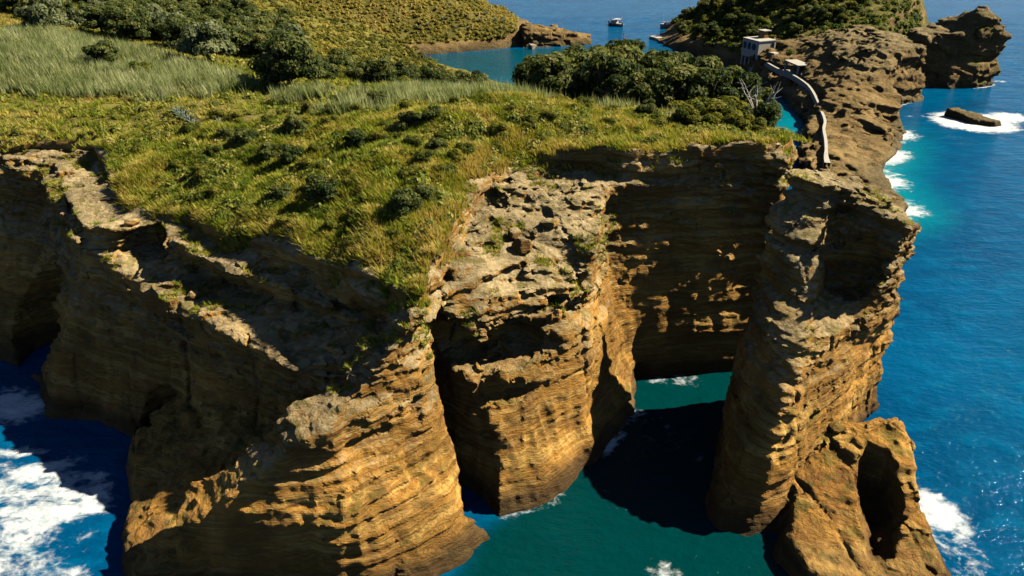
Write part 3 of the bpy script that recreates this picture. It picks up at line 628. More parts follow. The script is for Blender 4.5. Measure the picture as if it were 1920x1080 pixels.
# ground cover: grass tufts, reeds, scrub
def blades(P, H, n, rng, w=.06, spread=.45, lean=(0, 0), tint=None, seg=1):
    """n triangular blades at every point"""
    m_ = len(P); a = rng.random((m_, n))*2*pi; r = rng.random((m_, n))*.25*H[:, None]
    bx = P[:, None, 0]+r*np.cos(a); by = P[:, None, 1]+r*np.sin(a); bz = np.broadcast_to(P[:, None, 2], a.shape)
    h = H[:, None]*(.6+.6*rng.random((m_, n))); a2 = a+rng.normal(size=a.shape)*.6
    sp = spread*(.3+rng.random(a.shape))
    tx = bx+h*(sp*np.cos(a2)+lean[0]); ty = by+h*(sp*np.sin(a2)+lean[1]); tz = bz+h*np.sqrt(np.maximum(.15, 1-sp*sp))
    ww = w*(.7+.6*rng.random(a.shape))*H[:, None]
    ca = np.cos(a2+pi/2)*ww; sa = np.sin(a2+pi/2)*ww
    A = np.stack([bx-ca, by-sa, bz], -1); B = np.stack([bx+ca, by+sa, bz], -1); C = np.stack([tx, ty, tz], -1)
    V = np.stack([A, B, C], 2).reshape(-1, 3)
    T = np.repeat(np.repeat(tint, n)+.18*rng.normal(size=m_*n), 3)
    return V, np.arange(len(V)).reshape(-1, 3), T
def pick(V, w, n, rng):
    p = w/w.sum(); i = rng.choice(len(V), n, replace=False, p=p); return i
rg = np.random.default_rng(77)
# near headland
wv = np.where(vegN > .4, 1., .0)+np.where((vegN > .05) & (vegN <= .4), .35, 0)
wv = wv*np.where(fbm(NEARV[:, 0]/5, NEARV[:, 1]/4, NEARV[:, 2]*0, 3, 97) < -.36, .12, 1)*np.exp(2.6*vn(NEARV[:, 0]/1.1, NEARV[:, 1]/1.1, NEARV[:, 2]*0, 99))
i = pick(NEARV, wv, 41000, rg); P = NEARV[i]
patch = fbm(P[:, 0]/7, P[:, 1]/5, P[:, 2]*0, 3, 100)
edge = np.clip(1-(-sdpoly(P[:, 0], P[:, 1], G_POLY))/5, 0, 1)
tint = .46+.42*patch+.2*edge+.1*(P[:, 0] > -10)+.30*vn(P[:, 0]/1.6, P[:, 1]/1.6, P[:, 2]*0, 98)
H = .5+.45*rg.random(len(P))+.3*(patch > .1)
V, F, T = blades(P-np.array([0, 0, .05]), H, 12, rg, .09, .75, (-.25, .12), tint)
tag(obj('headland_grass', mesh_np('headland_grass', V, F, M_GRASS, False, {'tint': T})), 'wind-swept yellow-green grass covering the top of the headland', 'grass', kind='stuff')
# plateau behind
def on_plat(poly, n, rng, seed=0):
    V = np.array(poly); lo = V.min(0); hi = V.max(0); x = rng.uniform(lo[0], hi[0], n*4); y = rng.uniform(lo[1], hi[1], n*4)
    k = sdpoly(x.astype(np.float32), y.astype(np.float32), V)+5*fbm(x/7, y/7, x*0, 3, seed)+rng.random(len(x))*2 < 0
    x = x[k][:n]; y = y[k][:n]; return np.stack([x, y, hGs(x, y)-.05], 1)
P = on_plat([(-125,112),(-60,108),(42,104),(48,130),(40,140),(0,150),(-40,180),(-60,250),(-140,260),(-150,150)], 22000, rg, 3)
patch = fbm(P[:, 0]/9, P[:, 1]/9, P[:, 2]*0, 3, 101)
V, F, T = blades(P, .6+.5*rg.random(len(P)), 12, rg, .09, .7, (-.2, .1), .56+.45*patch)
tag(obj('plateau_grass', mesh_np('plateau_grass', V, F, M_GRASS, False, {'tint': T})), 'dry yellow-green grass on the plateau behind the headland', 'grass', kind='stuff')
# reeds
def reeds(polys, n, seed, name, label):
    P = np.concatenate([on_plat(p, k, rg, seed) for p, k in zip(polys, n)])
    H = 1.7+1.1*rg.random(len(P)); t = .5+.5*fbm(P[:, 0]/5, P[:, 1]/5, P[:, 2]*0, 2, 7)
    V, F, T = blades(P, H, 9, rg, .035, .38, (-.1, 0), t)
    tag(obj(name, mesh_np(name, V, F, M_REED, False, {'tint': T})), label, 'reeds', kind='stuff')
reeds([[(-125,165),(-105,140),(-84,132),(-64,126),(-50,124),(-40,128),(-46,136),(-58,150),(-72,162),(-90,178),(-110,190)]], [5600], 61, 'reed_bed', 'wide bed of pale green cane on the left of the plateau')
reeds([[(-26,124),(-22,130),(-8,128),(6,121),(22,117),(32,120),(36,124),(46,128),(34,118),(14,114),(2,116.5),(-12,118)],[(-44,122),(-34,126),(-30,122),(-38,118)],[(-20,112),(-8,114),(-6,118),(-18,119)],[(-30,112),(-10,107),(6,112),(2,121),(-24,124)]], [2300, 240, 260, 800], 62, 'reed_strip', 'strip of pale green cane in front of the dark grove')
# scrub clumps: the largest are things, the rest ground cover
def clump(rng, n=34, size=.2):
    d = rand_dirs(n, rng); d[:, 2] = np.abs(d[:, 2]); P = d*np.array([1, 1, .85])*(.75+.3*rng.random((n, 1)))
    nn = d+.5*rand_dirs(n, rng); nn /= np.linalg.norm(nn, axis=1, keepdims=True)
    v, f = leaf_quads(P, nn, size*1.25, rng); T = np.repeat(.5+.6*(rng.random(n)-.5), 4)
    iv, fi = ico(); v2 = iv*np.array([.7, .7, .6]); f2 = np.c_[fi, fi[:, 2:3]]+len(v)
    return np.concatenate([v, v2]), np.concatenate([f, f2]), np.concatenate([T, np.full(len(v2), .25)])
CL = [clump(np.random.default_rng(200+i)) for i in range(5)]; CLF = [clump(np.random.default_rng(230+i), 15, .3) for i in range(5)]
def scrub(P, S, name, label, mat, tn, CL=CL):
    Vs, Fs, Ts, o = [], [], [], 0
    for k in range(5):
        sel = np.arange(k, len(P), 5); v, f, t = CL[k]; a = rg.random(len(sel))*6.28
        c, s = np.cos(a)[:, None], np.sin(a)[:, None]
        X = np.stack([v[:, 0]*c-v[:, 1]*s, v[:, 0]*s+v[:, 1]*c, np.broadcast_to(v[:, 2], (len(sel), len(v)))], -1)*S[sel][:, None, None]+P[sel][:, None]
        Vs.append(X.reshape(-1, 3)); Fs.append((f[None]+(np.arange(len(sel))*len(v))[:, None, None]).reshape(-1, 4)+o); o += X.shape[0]*X.shape[1]
        Ts.append((t[None]+tn[sel][:, None]).ravel())
    me = quadtri_mesh(name, np.concatenate(Vs), np.concatenate(Fs), mat, np.concatenate(Ts))
    return tag(obj(name, me), label, 'scrub', kind='stuff')
dens = np.where(vegN > .6, np.clip(fbm(NEARV[:, 0]/6, NEARV[:, 1]/5, NEARV[:, 2]*0, 3, 130)*2+.45, .02, 1.2), 0)*(NEARV[:, 1] > 62)
i = pick(NEARV, dens, 3600, rg); P = NEARV[i].copy()
S = .38+.62*rg.random(len(P))**1.6
vis = -P[:, 1]*.01+S; order = np.argsort(-vis)
big = order[:260]; rest = order[260:]
tn = .35*fbm(P[:, 0]/5, P[:, 1]/5, P[:, 2]*0, 2, 140)+.12*rg.normal(size=len(P))
scrub(P[rest], S[rest], 'headland_scrub', 'low green scrub mixed with grass over the headland top', M_SCRUB, tn[rest])
SHM = [quadtri_mesh('shrub', *CL[k][:2], M_SCRUB, CL[k][2]) for k in range(5)]
zone_of = lambda x: 'left slope' if x < -30 else ('middle slope' if x < -8 else 'rim slope')
words = {}
for zn in ('left slope', 'middle slope', 'rim slope'):
    for (x_, y_, wd) in rows([(float(P[j][0]), float(P[j][1])) for j in big if zone_of(float(P[j][0])) == zn], 20): words[(x_, y_)] = wd
for q, j in enumerate(big):
    x, y, z = map(float, P[j]); o = obj('shrub', SHM[q % 5], loc=(x, y, z-.05)); s = float(S[j])*1.25; o.scale = (s, s, s*1.1); o.rotation_euler = (0, 0, random.random()*6.28)
    zone = zone_of(x)
    tag(o, 'rounded green shrub of the '+zone+', '+words[(x, y)], 'shrub', 'shrubs of the '+zone)
P = on_plat([(-125,112),(-60,108),(42,104),(46,128),(0,128),(-40,140),(-60,180),(-66,240),(-130,250),(-150,150)], 2600, rg, 9)
P = P[fbm(P[:, 0]/8, P[:, 1]/8, P[:, 2]*0, 3, 150) > -.12]
scrub(P, .6+.9*rg.random(len(P))**2, 'plateau_scrub', 'green scrub scattered over the plateau', M_SCRUB, .3*fbm(P[:, 0]/6, P[:, 1]/6, P[:, 2]*0, 2, 151))
def on_mesh(V, N, cond, n):
    w = cond.astype(float); i = rg.choice(len(V), min(n, int((w > 0).sum())*3), replace=True, p=w/w.sum())
    return V[i]+rg.normal(size=(len(i), 3))*np.array([.5, .5, 0])
P = on_plat([(-70,178),(-40,172),(-6,172),(-16,240),(-44,312),(-120,322),(-135,250)], 3000, rg, 10)
scrub(P, .7+.9*rg.random(len(P))**2, 'slope_scrub', 'dry green and yellow scrub on the slope down to the lagoon', M_DRY, -.05+.5*fbm(P[:, 0]/8, P[:, 1]/8, P[:, 2]*0, 2, 152), CLF)
P = on_mesh(HLV, HLN, (HLN[:, 2] > .45) & (HLV[:, 2] > 4) & (HLV[:, 0] < 2) & (HLV[:, 0] > -130) & (HLV[:, 1] < 400), 5200)
pt = fbm(P[:, 0]/10, P[:, 1]/10, P[:, 2]/10, 3, 160)
scrub(P, .55+.7*rg.random(len(P)), 'crater_hill_scrub', 'dry yellow and green scrub on the hill across the lagoon', M_DRY, .12+.5*pt, CLF)
P = on_mesh(RHV, RHN, (RHN[:, 2] > .3) & (RHV[:, 2] > 4.5) & (RHV[:, 0] < 170), 2000)
scrub(P, .8+.9*rg.random(len(P)), 'house_hill_scrub', 'dense dark scrub on the hill behind the house', M_SCRUB, -.1+.3*rg.normal(size=len(P))*.4, CLF)
PT = (NEARN[:, 2] > .55) & (vegN < .3) & (NEARV[:, 2] > 18) & (fbm(NEARV[:, 0]/2.5, NEARV[:, 1]/2.5, NEARV[:, 2]/3, 2, 170) > .2)
i = pick(NEARV, PT.astype(float), 2600, rg); P = NEARV[i]
V, F, T = blades(P-np.array([0, 0, .05]), .3+.35*rg.random(len(P)), 12, rg, .09, .8, (-.1, 0), .55+.1*rg.normal(size=len(P)))
tag(obj('ledge_grass', mesh_np('ledge_grass', V, F, M_GRASS, False, {'tint': T})), 'tufts of bright grass on the rocky ledges below the rim', 'grass', kind='stuff')
PT = (PILN[:, 2] > .55) & (PILV[:, 2] > 16) & (fbm(PILV[:, 0]/2, PILV[:, 1]/2, PILV[:, 2]/3, 2, 171) > .25)
i = pick(PILV, PT.astype(float), 320, rg); P = PILV[i]
V, F, T = blades(P-np.array([0, 0, .05]), .25+.3*rg.random(len(P)), 12, rg, .09, .8, (-.1, 0), .6+.1*rg.normal(size=len(P)))
tag(obj('pillar_grass', mesh_np('pillar_grass', V, F, M_GRASS, False, {'tint': T})), 'small tufts of yellow grass on ledges of the rock pillar', 'grass', kind='stuff')
bp = rows([p_ for p_ in scatter_trees([(-62,112),(-46,92),(-34,84),(-14,69),(-9,72),(-6,88),(4,97),(24,99),(26,108),(0,112),(-30,118)], 90, 2.6, 51)], 18)
for x, y, wd in bp:
    zc = NEARV[np.argmin((NEARV[:, 0]-x)**2+(NEARV[:, 1]-y)**2-NEARV[:, 2]*.01)][2]
    K = random.choice([K_BRIGHT, K_BRIGHT, K_BRIGHT, K_DARK]); K.put('mound_bush', x, y, float(zc)-.5, random.uniform(.24, .5), 'leafy bush on the grassy mound, '+wd, 'bushes on the grassy mound', 'bush')
# agaves: rosettes whose leaves are parts
def agave_leaf():
    V = []; L = 1.0; st = [(0, .07, .03), (.35, .095, .045), (.7, .06, .03), (1.0, .004, .004)]
    for (u, w, t) in st:
        z = .75*u-.35*u*u; V += [(u, -w, z+.35*w), (u, 0, z-t), (u, w, z+.35*w), (u, 0, z)]
    F = [(a*4+k, a*4+(k+1) % 4, a*4+4+(k+1) % 4, a*4+4+k) for a in range(3) for k in range(4)]
    return mesh_np('leaf', np.array(V, float), np.array(F), M_AGAVE, True, {'tint': np.full(16, .55)})
AL = agave_leaf()
def agave(x, y, z, s, label, group=None, n=16):
    e = obj('agave', None, loc=(x, y, z)); tag(e, label, 'agave', group)
    for k in range(n):
        o = obj('leaf', AL, e); u = k/n; o.rotation_euler = (0, -.75*u, k*2.4); q = s*(1-.25*u); o.scale = (q, q, q)
    return e
for (x, y, s, l, g) in [(-52.5,117,2.0,'blue-grey agave, farthest of the row on the left slope',None),(-51,115,2.0,'blue-grey agave, second of the row on the left slope',None),(-49.6,113.4,1.8,'blue-grey agave, third of the row on the left slope',None),(-48.2,111.6,1.7,'blue-grey agave, nearest of the row on the left slope',None),
        (-44.5,112.5,1.4,'small blue-grey agave right of the row on the left slope',None),(22.6,106.4,1.9,'large pale agave by the bare patch near the right cliff edge',None),(19.6,110.4,1.5,'pale agave in front of the cane near the grove',None),(21.8,111.3,1.5,'pale agave left of the bright bushes',None)]:
    agave(x, y, hg(x, y)-.1, s, l, g)
for (px, py, wd) in rows([(-14,344),(-8,346),(-4,347),(-30,340),(-36,334),(-18,337),(-24,336),(-40,331),(-28,352),(-12,352)], 5):
    z = float(hHill(np.array([px]), np.array([py]))[0]); agave(px, py, z+.2, 2.2, 'grey agave on the dry hill, '+wd, 'agaves on the dry hill', 11)

# ------------------------------------------------------------------ loose rocks
def boulder(seed, dims):
    rng = np.random.default_rng(seed)
    import bmesh
    bm = bmesh.new(); bmesh.ops.create_icosphere(bm, subdivisions=3, radius=1)
    V = np.array([v.co for v in bm.verts]); F = np.array([[v.index for v in f.verts] for f in bm.faces]); bm.free()
    for q in range(9):                                             # cut flat facets
        d = rand_dirs(1, rng)[0]; h = .55+.3*rng.random(); t = V@d; V = V-np.maximum(t-h, 0)[:, None]*d
    V = V*(1+.07*fbm(V[:, 0]*2.5, V[:, 1]*2.5, V[:, 2]*2.5, 3, seed))[:, None]
    return V*np.array(dims), F
M_BOULD = flat('grey_boulder', (.30, .28, .23), .9, .3, 3)
for (x, y, z, d, l, rz) in [(1.2,76.2,None,(1.3,1.0,1.1),'large grey boulder on the sunlit terrace, nearer of two',.3),(.2,78.2,None,(1.1,.9,.9),'grey boulder on the sunlit terrace, farther of two',1.2),(4.4,80.5,None,(1.5,1.0,.6),'flat grey slab on the sunlit terrace by the corner',.2),
        (-37,76.2,None,(.9,.7,.6),'small pale boulder on the left shaded shelf beside grass',.5),(-47.5,86,None,(1.1,.8,.7),'pale block at the end of the left grassy spur',.9),(36.5,66.8,None,(1.0,.8,.6),'pale boulder on the mid ledge of the rock pillar',.4)]:
    VV = PILV if x > 25 else NEARV
    near_ = np.hypot(VV[:, 0]-x, VV[:, 1]-y) < .5; zc = VV[near_][:, 2] if near_.any() else np.array([20.])
    if x > 25: zc = zc[zc < 20] if (zc < 20).any() else zc
    v, f = boulder(int(abs(x*10))+3, d); o = obj('boulder', mesh_np('boulder', v, f, M_ROCK, False), loc=(x, y, float(zc.max())+d[2]*.35)); o.rotation_euler = (0, 0, rz); tag(o, l, 'boulder')
rb = np.random.default_rng(91); cand = np.nonzero((NEARN[:, 2] > .6) & (NEARV[:, 0] > -4) & (NEARV[:, 0] < 10) & (NEARV[:, 1] > 70) & (NEARV[:, 1] < 88) & (NEARV[:, 2] > 20) & (vegN < .2))[0]
RB = [mesh_np('rubble_block', *boulder(300+q_, (1, .8, .6)), M_ROCK, False) for q_ in range(4)]
rbp = sorted([tuple(map(float, NEARV[c_])) for c_ in rb.choice(cand, 26, replace=False)], key=lambda p_: p_[1]); rbw = {(a_, b_): c_ for a_, b_, c_ in rows([p_[:2] for p_ in rbp], 9)}
for q_, (x, y, z) in enumerate(rbp):
    o = obj('rubble_block', RB[q_ % 4], loc=(x, y, z+.1)); sc_ = .18+.3*random.random()**2; o.scale = (sc_, sc_, sc_); o.rotation_euler = (random.random(), random.random(), random.random()*6)
    tag(o, 'small fallen block on the sunlit terrace, '+rbw[(x, y)], 'stone', 'small blocks on the sunlit terrace')
V, Q, N = build_rock([Block([(-1, [(130,224),(133,214),(139,211.5),(142.5,213),(140,219),(134,225.5)]), (4, [(131,223),(134,216),(138.5,213),(141,214),(138.5,218),(134,224)])], rbf([(132,223,2.6),(134,219,2.2),(140,213,1.5),(137,219,1.8),(135,215,1.6)]))], (122, 204, -1.5), (150, 232, 8), .8, .75, .9)
tag(obj('wave_washed_rock', mesh_np('wave_washed_rock', V, Q, M_ROCKD, True, {'veg': np.zeros(len(V))})), 'low brown rock ringed by white surf off the peninsula', 'rock')
v, f = boulder(77, (2.2, 1.8, 2.2)); tag(obj('lagoon_boulder', mesh_np('lagoon_boulder', v, f, M_BOULD, False), loc=(8.6, 332.5, .6)), 'boulder at the lagoon foot of the low rim wall', 'boulder')

# ------------------------------------------------------------------ built things
M_PLASTER = flat('cream_plaster', (.74, .67, .54), .85, .06, 1.5); M_CONC = flat('pale_concrete', (.47, .45, .40), .9, .12, 1.2)
M_GLASS = NT('window_glass').out((.02, .035, .06), .15); M_BLUE = flat('blue_paint', (.05, .12, .35)); M_OCHW = flat('ochre_wall', (.60, .33, .10))
M_WHITE = flat('white_gelcoat', (.80, .80, .78), .3, .04); M_DARK = flat('dark_trim', (.04, .045, .05)); M_DECK = flat('pale_deck', (.62, .55, .44), .8, .1, 3); M_RED = flat('red_paint', (.55, .06, .04))
M_SKIN = flat('skin', (.45, .27, .19)); SHIRTS = [flat('shirt_%d' % i, c) for i, c in enumerate([(.7, .7, .68), (.5, .08, .07), (.05, .08, .2), (.6, .35, .1), (.08, .3, .35), (.55, .3, .35)])]; M_TROU = flat('trousers', (.06, .07, .10))
def box(c, d, rz=0, tap=1., bev=0):
    x, y, z = d[0]/2, d[1]/2, d[2]/2
    V = np.array([(-x, -y, -z), (x, -y, -z), (x, y, -z), (-x, y, -z), (-x*tap, -y*tap, z), (x*tap, -y*tap, z), (x*tap, y*tap, z), (-x*tap, y*tap, z)])
    R = np.array([[cos(rz), -sin(rz), 0], [sin(rz), cos(rz), 0], [0, 0, 1]])
    return V@R.T+np.array(c), np.array([(0, 3, 2, 1), (4, 5, 6, 7), (0, 1, 5, 4), (1, 2, 6, 5), (2, 3, 7, 6), (3, 0, 4, 7)])
def part(name, shapes, mat, parent, smooth=False):
    v, f = join(shapes) if isinstance(shapes, list) else shapes
    return obj(name, mesh_np(name, v, f, mat, smooth), parent)
def thing(name, label, cat, loc, rz=0, group=None):
    e = obj(name, None, loc=loc); e.rotation_euler = (0, 0, rz); return tag(e, label, cat, group)
def disc(c, r, t, n=14, axis='y'):
    V = []; 
    for s in (-t/2, t/2):
        for k in range(n): V.append((c[0]+r*cos(2*pi*k/n), c[1]+s, c[2]+r*sin(2*pi*k/n)))
    V += [(c[0], c[1]-t/2, c[2]), (c[0], c[1]+t/2, c[2])]
    F = [(k, (k+1) % n, n+(k+1) % n, n+k) for k in range(n)]+[(k, 2*n, (k+1) % n, (k+1) % n) for k in range(n)]+[(n+k, n+(k+1) % n, 2*n+1, 2*n+1) for k in range(n)]
    F = np.array(F); tri = F[F[:, 2] == F[:, 3]][:, :3]; q = F[F[:, 2] != F[:, 3]]
    return np.array(V), np.concatenate([tri, q[:, :3], q[:, [0, 2, 3]]])
# house: local x runs along the front (window) wall, -y is out of that wall
AX, AY, BX_, BY_ = 85.5, 287.0, 89.0, 278.5
hz = 6.0; rz = math.atan2(BY_-AY, BX_-AX); L = math.hypot(BX_-AX, BY_-AY)
h = thing('white_house', 'cream flat-roofed house with round window beside the lagoon', 'house', ((AX+BX_)/2, (AY+BY_)/2, hz), rz)
D = 7.5; Hh = 6.0
part('wall', [box((0, .12, Hh/2), (L, .24, Hh)), box((0, D-.12, Hh/2), (L, .24, Hh)), box((-L/2+.12, D/2, Hh/2), (.24, D-.48, Hh)), box((L/2-.12, D/2, Hh/2), (.24, D-.48, Hh)), box((0, D/2, .12), (L-.48, D-.48, .24))], M_PLASTER, h)
part('roof', [box((0, D/2, Hh+.16), (L+.3, D+.3, .3))], M_CONC, h)
for x in (-3.1, -.6):
    w = part('window', [box((x, -.02, 3.9), (1.25, .08, 2.0))], M_GLASS, h)
    part('frame', [box((x, -.05, 4.95), (1.5, .16, .14)), box((x, -.05, 2.84), (1.5, .16, .14)), box((x-.69, -.05, 3.9), (.14, .15, 2.0)), box((x+.69, -.05, 3.9), (.14, .15, 2.0))], M_BLUE, w)
w = part('round_window', disc((2.0, -.02, 3.9), 1.0, .1), M_GLASS, h)
part('frame', [(lambda tv, tf: (tv, tf))(*tube([(2.0+1.05*cos(a), -.06, 3.9+1.05*sin(a)) for a in np.linspace(0, 2*pi, 17)], [.13]*17, 6))], M_BLUE, w)
for x in (-L/2+.4, -L/4, 0, L/4, L/2-.4): part('stilt', [box((x, .3, -1.7), (.45, .45, 3.4))], M_PLASTER, h)
part('side_window', [box((L/2+.03, 6.2, 3.6), (.08, 1.3, 3.2))], M_GLASS, h)
t = part('roof_room', [box((-1.2, 5.2, Hh+1.5), (3.0, .25, 2.4)), box((-2.6, 6.6, Hh+1.5), (.25, 2.5, 2.4)), box((.25, 6.1, Hh+1.5), (.25, 1.5, 2.4))], M_OCHW, h)
part('roof_slab', [box((-1.2, 6.5, Hh+2.85), (3.6, 3.4, .28))], M_CONC, t)
k = thing('stone_kiosk', 'small cream kiosk with a dark doorway below the house', 'kiosk', (93.4, 274.3, 6.2), rz+.1)
part('wall', [box((-.95, 0, 1.3), (.5, 2.2, 2.6)), box((.95, 0, 1.3), (.5, 2.2, 2.6)), box((0, .9, 1.3), (1.4, .35, 2.6)), box((0, -.85, 2.3), (1.4, .4, .6))], M_PLASTER, k)
part('roof', [box((0, 0, 2.8), (2.8, 2.6, .35), 0, .85)], M_CONC, k); part('doorway', [box((0, -.35, 1.0), (1.3, .1, 2.0))], M_DARK, k)
p = thing('beach_shelter', 'open concrete shelter with flat white roof beside the path', 'shelter', (95.6, 256, 6.0), math.atan2(-9.3, 1.4))
part('roof', [box((0, 0, 3.2), (9.6, 4.6, .35))], M_CONC, p)
for x in (-4.3, 4.3):
    for y in (-1.8, 1.8): part('post', [box((x, y, 1.5), (.5, .5, 3.1))], M_PLASTER, p)
part('slab', [box((0, 0, -.45), (10, 5.2, .9))], M_CONC, p)
# path with parapet
PT = [(72.5,165),(73.9,169.6),(76.2,175.7),(78.8,183.1),(82.0,193),(85.1,200.5),(87.7,210),(90.5,222),(92.4,233),(93,243.9),(92.6,251.6),(91.0,260),(90.4,269.4),(90.6,276)]
pp = np.array(PT); tt = np.linspace(0, len(pp)-1, 90); ii = np.minimum(tt.astype(int), len(pp)-2); fr = (tt-ii)[:, None]
c0 = pp[np.maximum(ii-1, 0)]; c1 = pp[ii]; c2 = pp[ii+1]; c3 = pp[np.minimum(ii+2, len(pp)-1)]
cur = .5*((2*c1)+(-c0+c2)*fr+(2*c0-5*c1+4*c2-c3)*fr**2+(-c0+3*c1-3*c2+c3)*fr**3)
tn_ = np.gradient(cur, axis=0); tn_ /= np.linalg.norm(tn_, axis=1, keepdims=True); nr = np.stack([-tn_[:, 1], tn_[:, 0]], 1)
wid = .36+.3*np.clip(1-(cur[:, 1]-165)/9, 0, 1)
zp = 4.9+1.6*np.clip((cur[:, 1]-212)/25, 0, 1)
V = []; 
for k_ in range(len(cur)):
    for sgn, dz in ((-1, -1.6), (-1, 0), (1, 0), (1, -1.6)): V.append((*(cur[k_]+nr[k_]*wid[k_]*sgn), zp[k_]+dz))
F = [(a*4+q, a*4+q+1, a*4+q+5, a*4+q+4) for a in range(len(cur)-1) for q in range(3)]
tag(obj('footpath', mesh_np('footpath', np.array(V), np.array(F), M_CONC, False)), kind='structure')
s_ = thing('stone_steps', 'pale steps with railing going down to the lagoon', 'steps', (84.6, 273.6, .3), 1.0)
for q in range(12): part('step', [box((q*.42, 0, .15+q*.24), (.5, 1.3, .34+.02))], M_CONC, s_)
for q in range(0, 12, 3): part('post', [box((q*.42, -.7, .8+q*.24), (.07, .07, 1.2))], M_WHITE, s_)
part('handrail', [tube([(0, -.7, 1.4), (4.6, -.7, 4.05)], [.05, .05])], M_WHITE, s_)
part('landing', [box((-1.3, 0, .1), (2.4, 1.6, .3))], M_CONC, s_)
# jetty
j = thing('mooring_quay', 'white concrete quay jutting out beside the moored ferry', 'quay', (68.5, 352, 0))
part('platform', [box((-1.5, 4, .45), (5.5, 6.5, 1.3), .4), box((1.5, -3.5, .35), (4.6, 11, 1.1), -.15)], M_CONC, j); part('kerb', [box((-1.5, 4, 1.2), (5.1, .3, .25), .4)], M_CONC, j)
mk = thing('marker_post', 'thin red marker post behind the grove by the sea', 'marker', (47.4, 330, 0))
part('pole', [tube([(0, 0, -1), (0, 0, 6.5)], [.22, .14])], M_RED, mk); part('top_mark', [box((0, 0, 6.8), (.5, .5, .6), 0, .5)], M_WHITE, mk)
V, Q, N = build_rock([Block([(-1, [(40,326),(54,326),(55,334),(44,337),(38,333)]), (2, [(41,328),(52,328),(53,333),(44,335),(40,332)])], rbf([(46,330,2.2),(52,331,1.2),(40,331,1)]))], (34, 320, -1.5), (60, 342, 5), 1.0, .5, 1.2)
tag(obj('reef_rock', mesh_np('reef_rock', V, Q, M_ROCKD, True, {'veg': np.zeros(len(V))})), 'low reddish rock behind the grove carrying the red marker', 'rock')
# people: one continuous skin per body, clothes as shells
def capsules(caps, lo, hi, res, grow=0, k=.05):
    xs = np.arange(lo[0], hi[0], res); ys = np.arange(lo[1], hi[1], res); zs = np.arange(lo[2], hi[2], res)
    X, Y, Z_ = np.meshgrid(xs, ys, zs, indexing='ij'); F = np.full(X.shape, 9., np.float32)
    for a, b, ra, rb in caps:
        a = np.array(a); b = np.array(b); d = b-a; t = np.clip(((X-a[0])*d[0]+(Y-a[1])*d[1]+(Z_-a[2])*d[2])/(d@d+1e-9), 0, 1)
        q = np.sqrt((X-a[0]-t*d[0])**2+(Y-a[1]-t*d[1])**2+(Z_-a[2]-t*d[2])**2)-(ra+(rb-ra)*t)-grow
        F = smin(F, q, k)
    return nets(F, lo, res)
leg = lambda s: [((s*.1, 0, .92), (s*.12, .02, .5), .085, .06), ((s*.12, .02, .5), (s*.12, -.02, .09), .06, .042), ((s*.12, -.04, .05), (s*.13, .14, .04), .045, .035)]
arm = lambda s: [((s*.19, 0, 1.42), (s*.25, -.02, 1.14), .052, .042), ((s*.25, -.02, 1.14), (s*.24, .14, .92), .04, .032), ((s*.24, .14, .92), (s*.23, .18, .83), .036, .025)]
torso = [((0, 0, .95), (0, 0, 1.15), .13, .13), ((0, 0, 1.15), (0, 0, 1.38), .13, .14), ((-.12, 0, 1.42), (.12, 0, 1.42), .085, .085), ((0, 0, 1.45), (0, .01, 1.56), .055, .05), ((0, .01, 1.62), (0, .02, 1.68), .088, .095), ((0, .1, 1.63), (0, .12, 1.62), .02, .015)]
bv, bf = capsules(torso+leg(-1)+leg(1)+arm(-1)+arm(1), (-.45, -.25, -.05), (.45, .4, 1.85), .045, 0, .05)
PB = mesh_np('person', bv, bf, M_SKIN)
sv, sf = capsules(torso[:3]+[arm(-1)[0], arm(1)[0]], (-.45, -.25, .7), (.45, .3, 1.6), .045, .02)
tv, tf = capsules(leg(-1)[:2]+leg(1)[:2]+[((0, 0, .92), (0, 0, 1.0), .13, .13)], (-.35, -.25, 0), (.35, .3, 1.2), .045, .022)
hv, hf = capsules([((0, -.02, 1.68), (0, -.01, 1.72), .1, .095)], (-.25, -.25, 1.5), (.25, .25, 1.9), .045)
M_HAIR = flat('hair', (.04, .028, .02)); TRM = mesh_np('trousers', tv, tf, M_TROU); HRM = mesh_np('hair', hv, hf, M_HAIR); SHM_ = [mesh_np('shirt', sv, sf, m_) for m_ in SHIRTS]
def person(x, y, z, rz, sh, label, group=None):
    o = obj('person', PB, loc=(x, y, z)); o.rotation_euler = (0, 0, rz); tag(o, label, 'person', group)
    obj('shirt', SHM_[sh], o); obj('trousers', TRM, o); obj('hair', HRM, o)
person(93.1, 244.6, 6.6, 2.5, 0, 'person in a white top walking on the path near the shelter')
person(91.2, 270.5, 6.6, 1.0, 2, 'person in dark blue by the small kiosk')
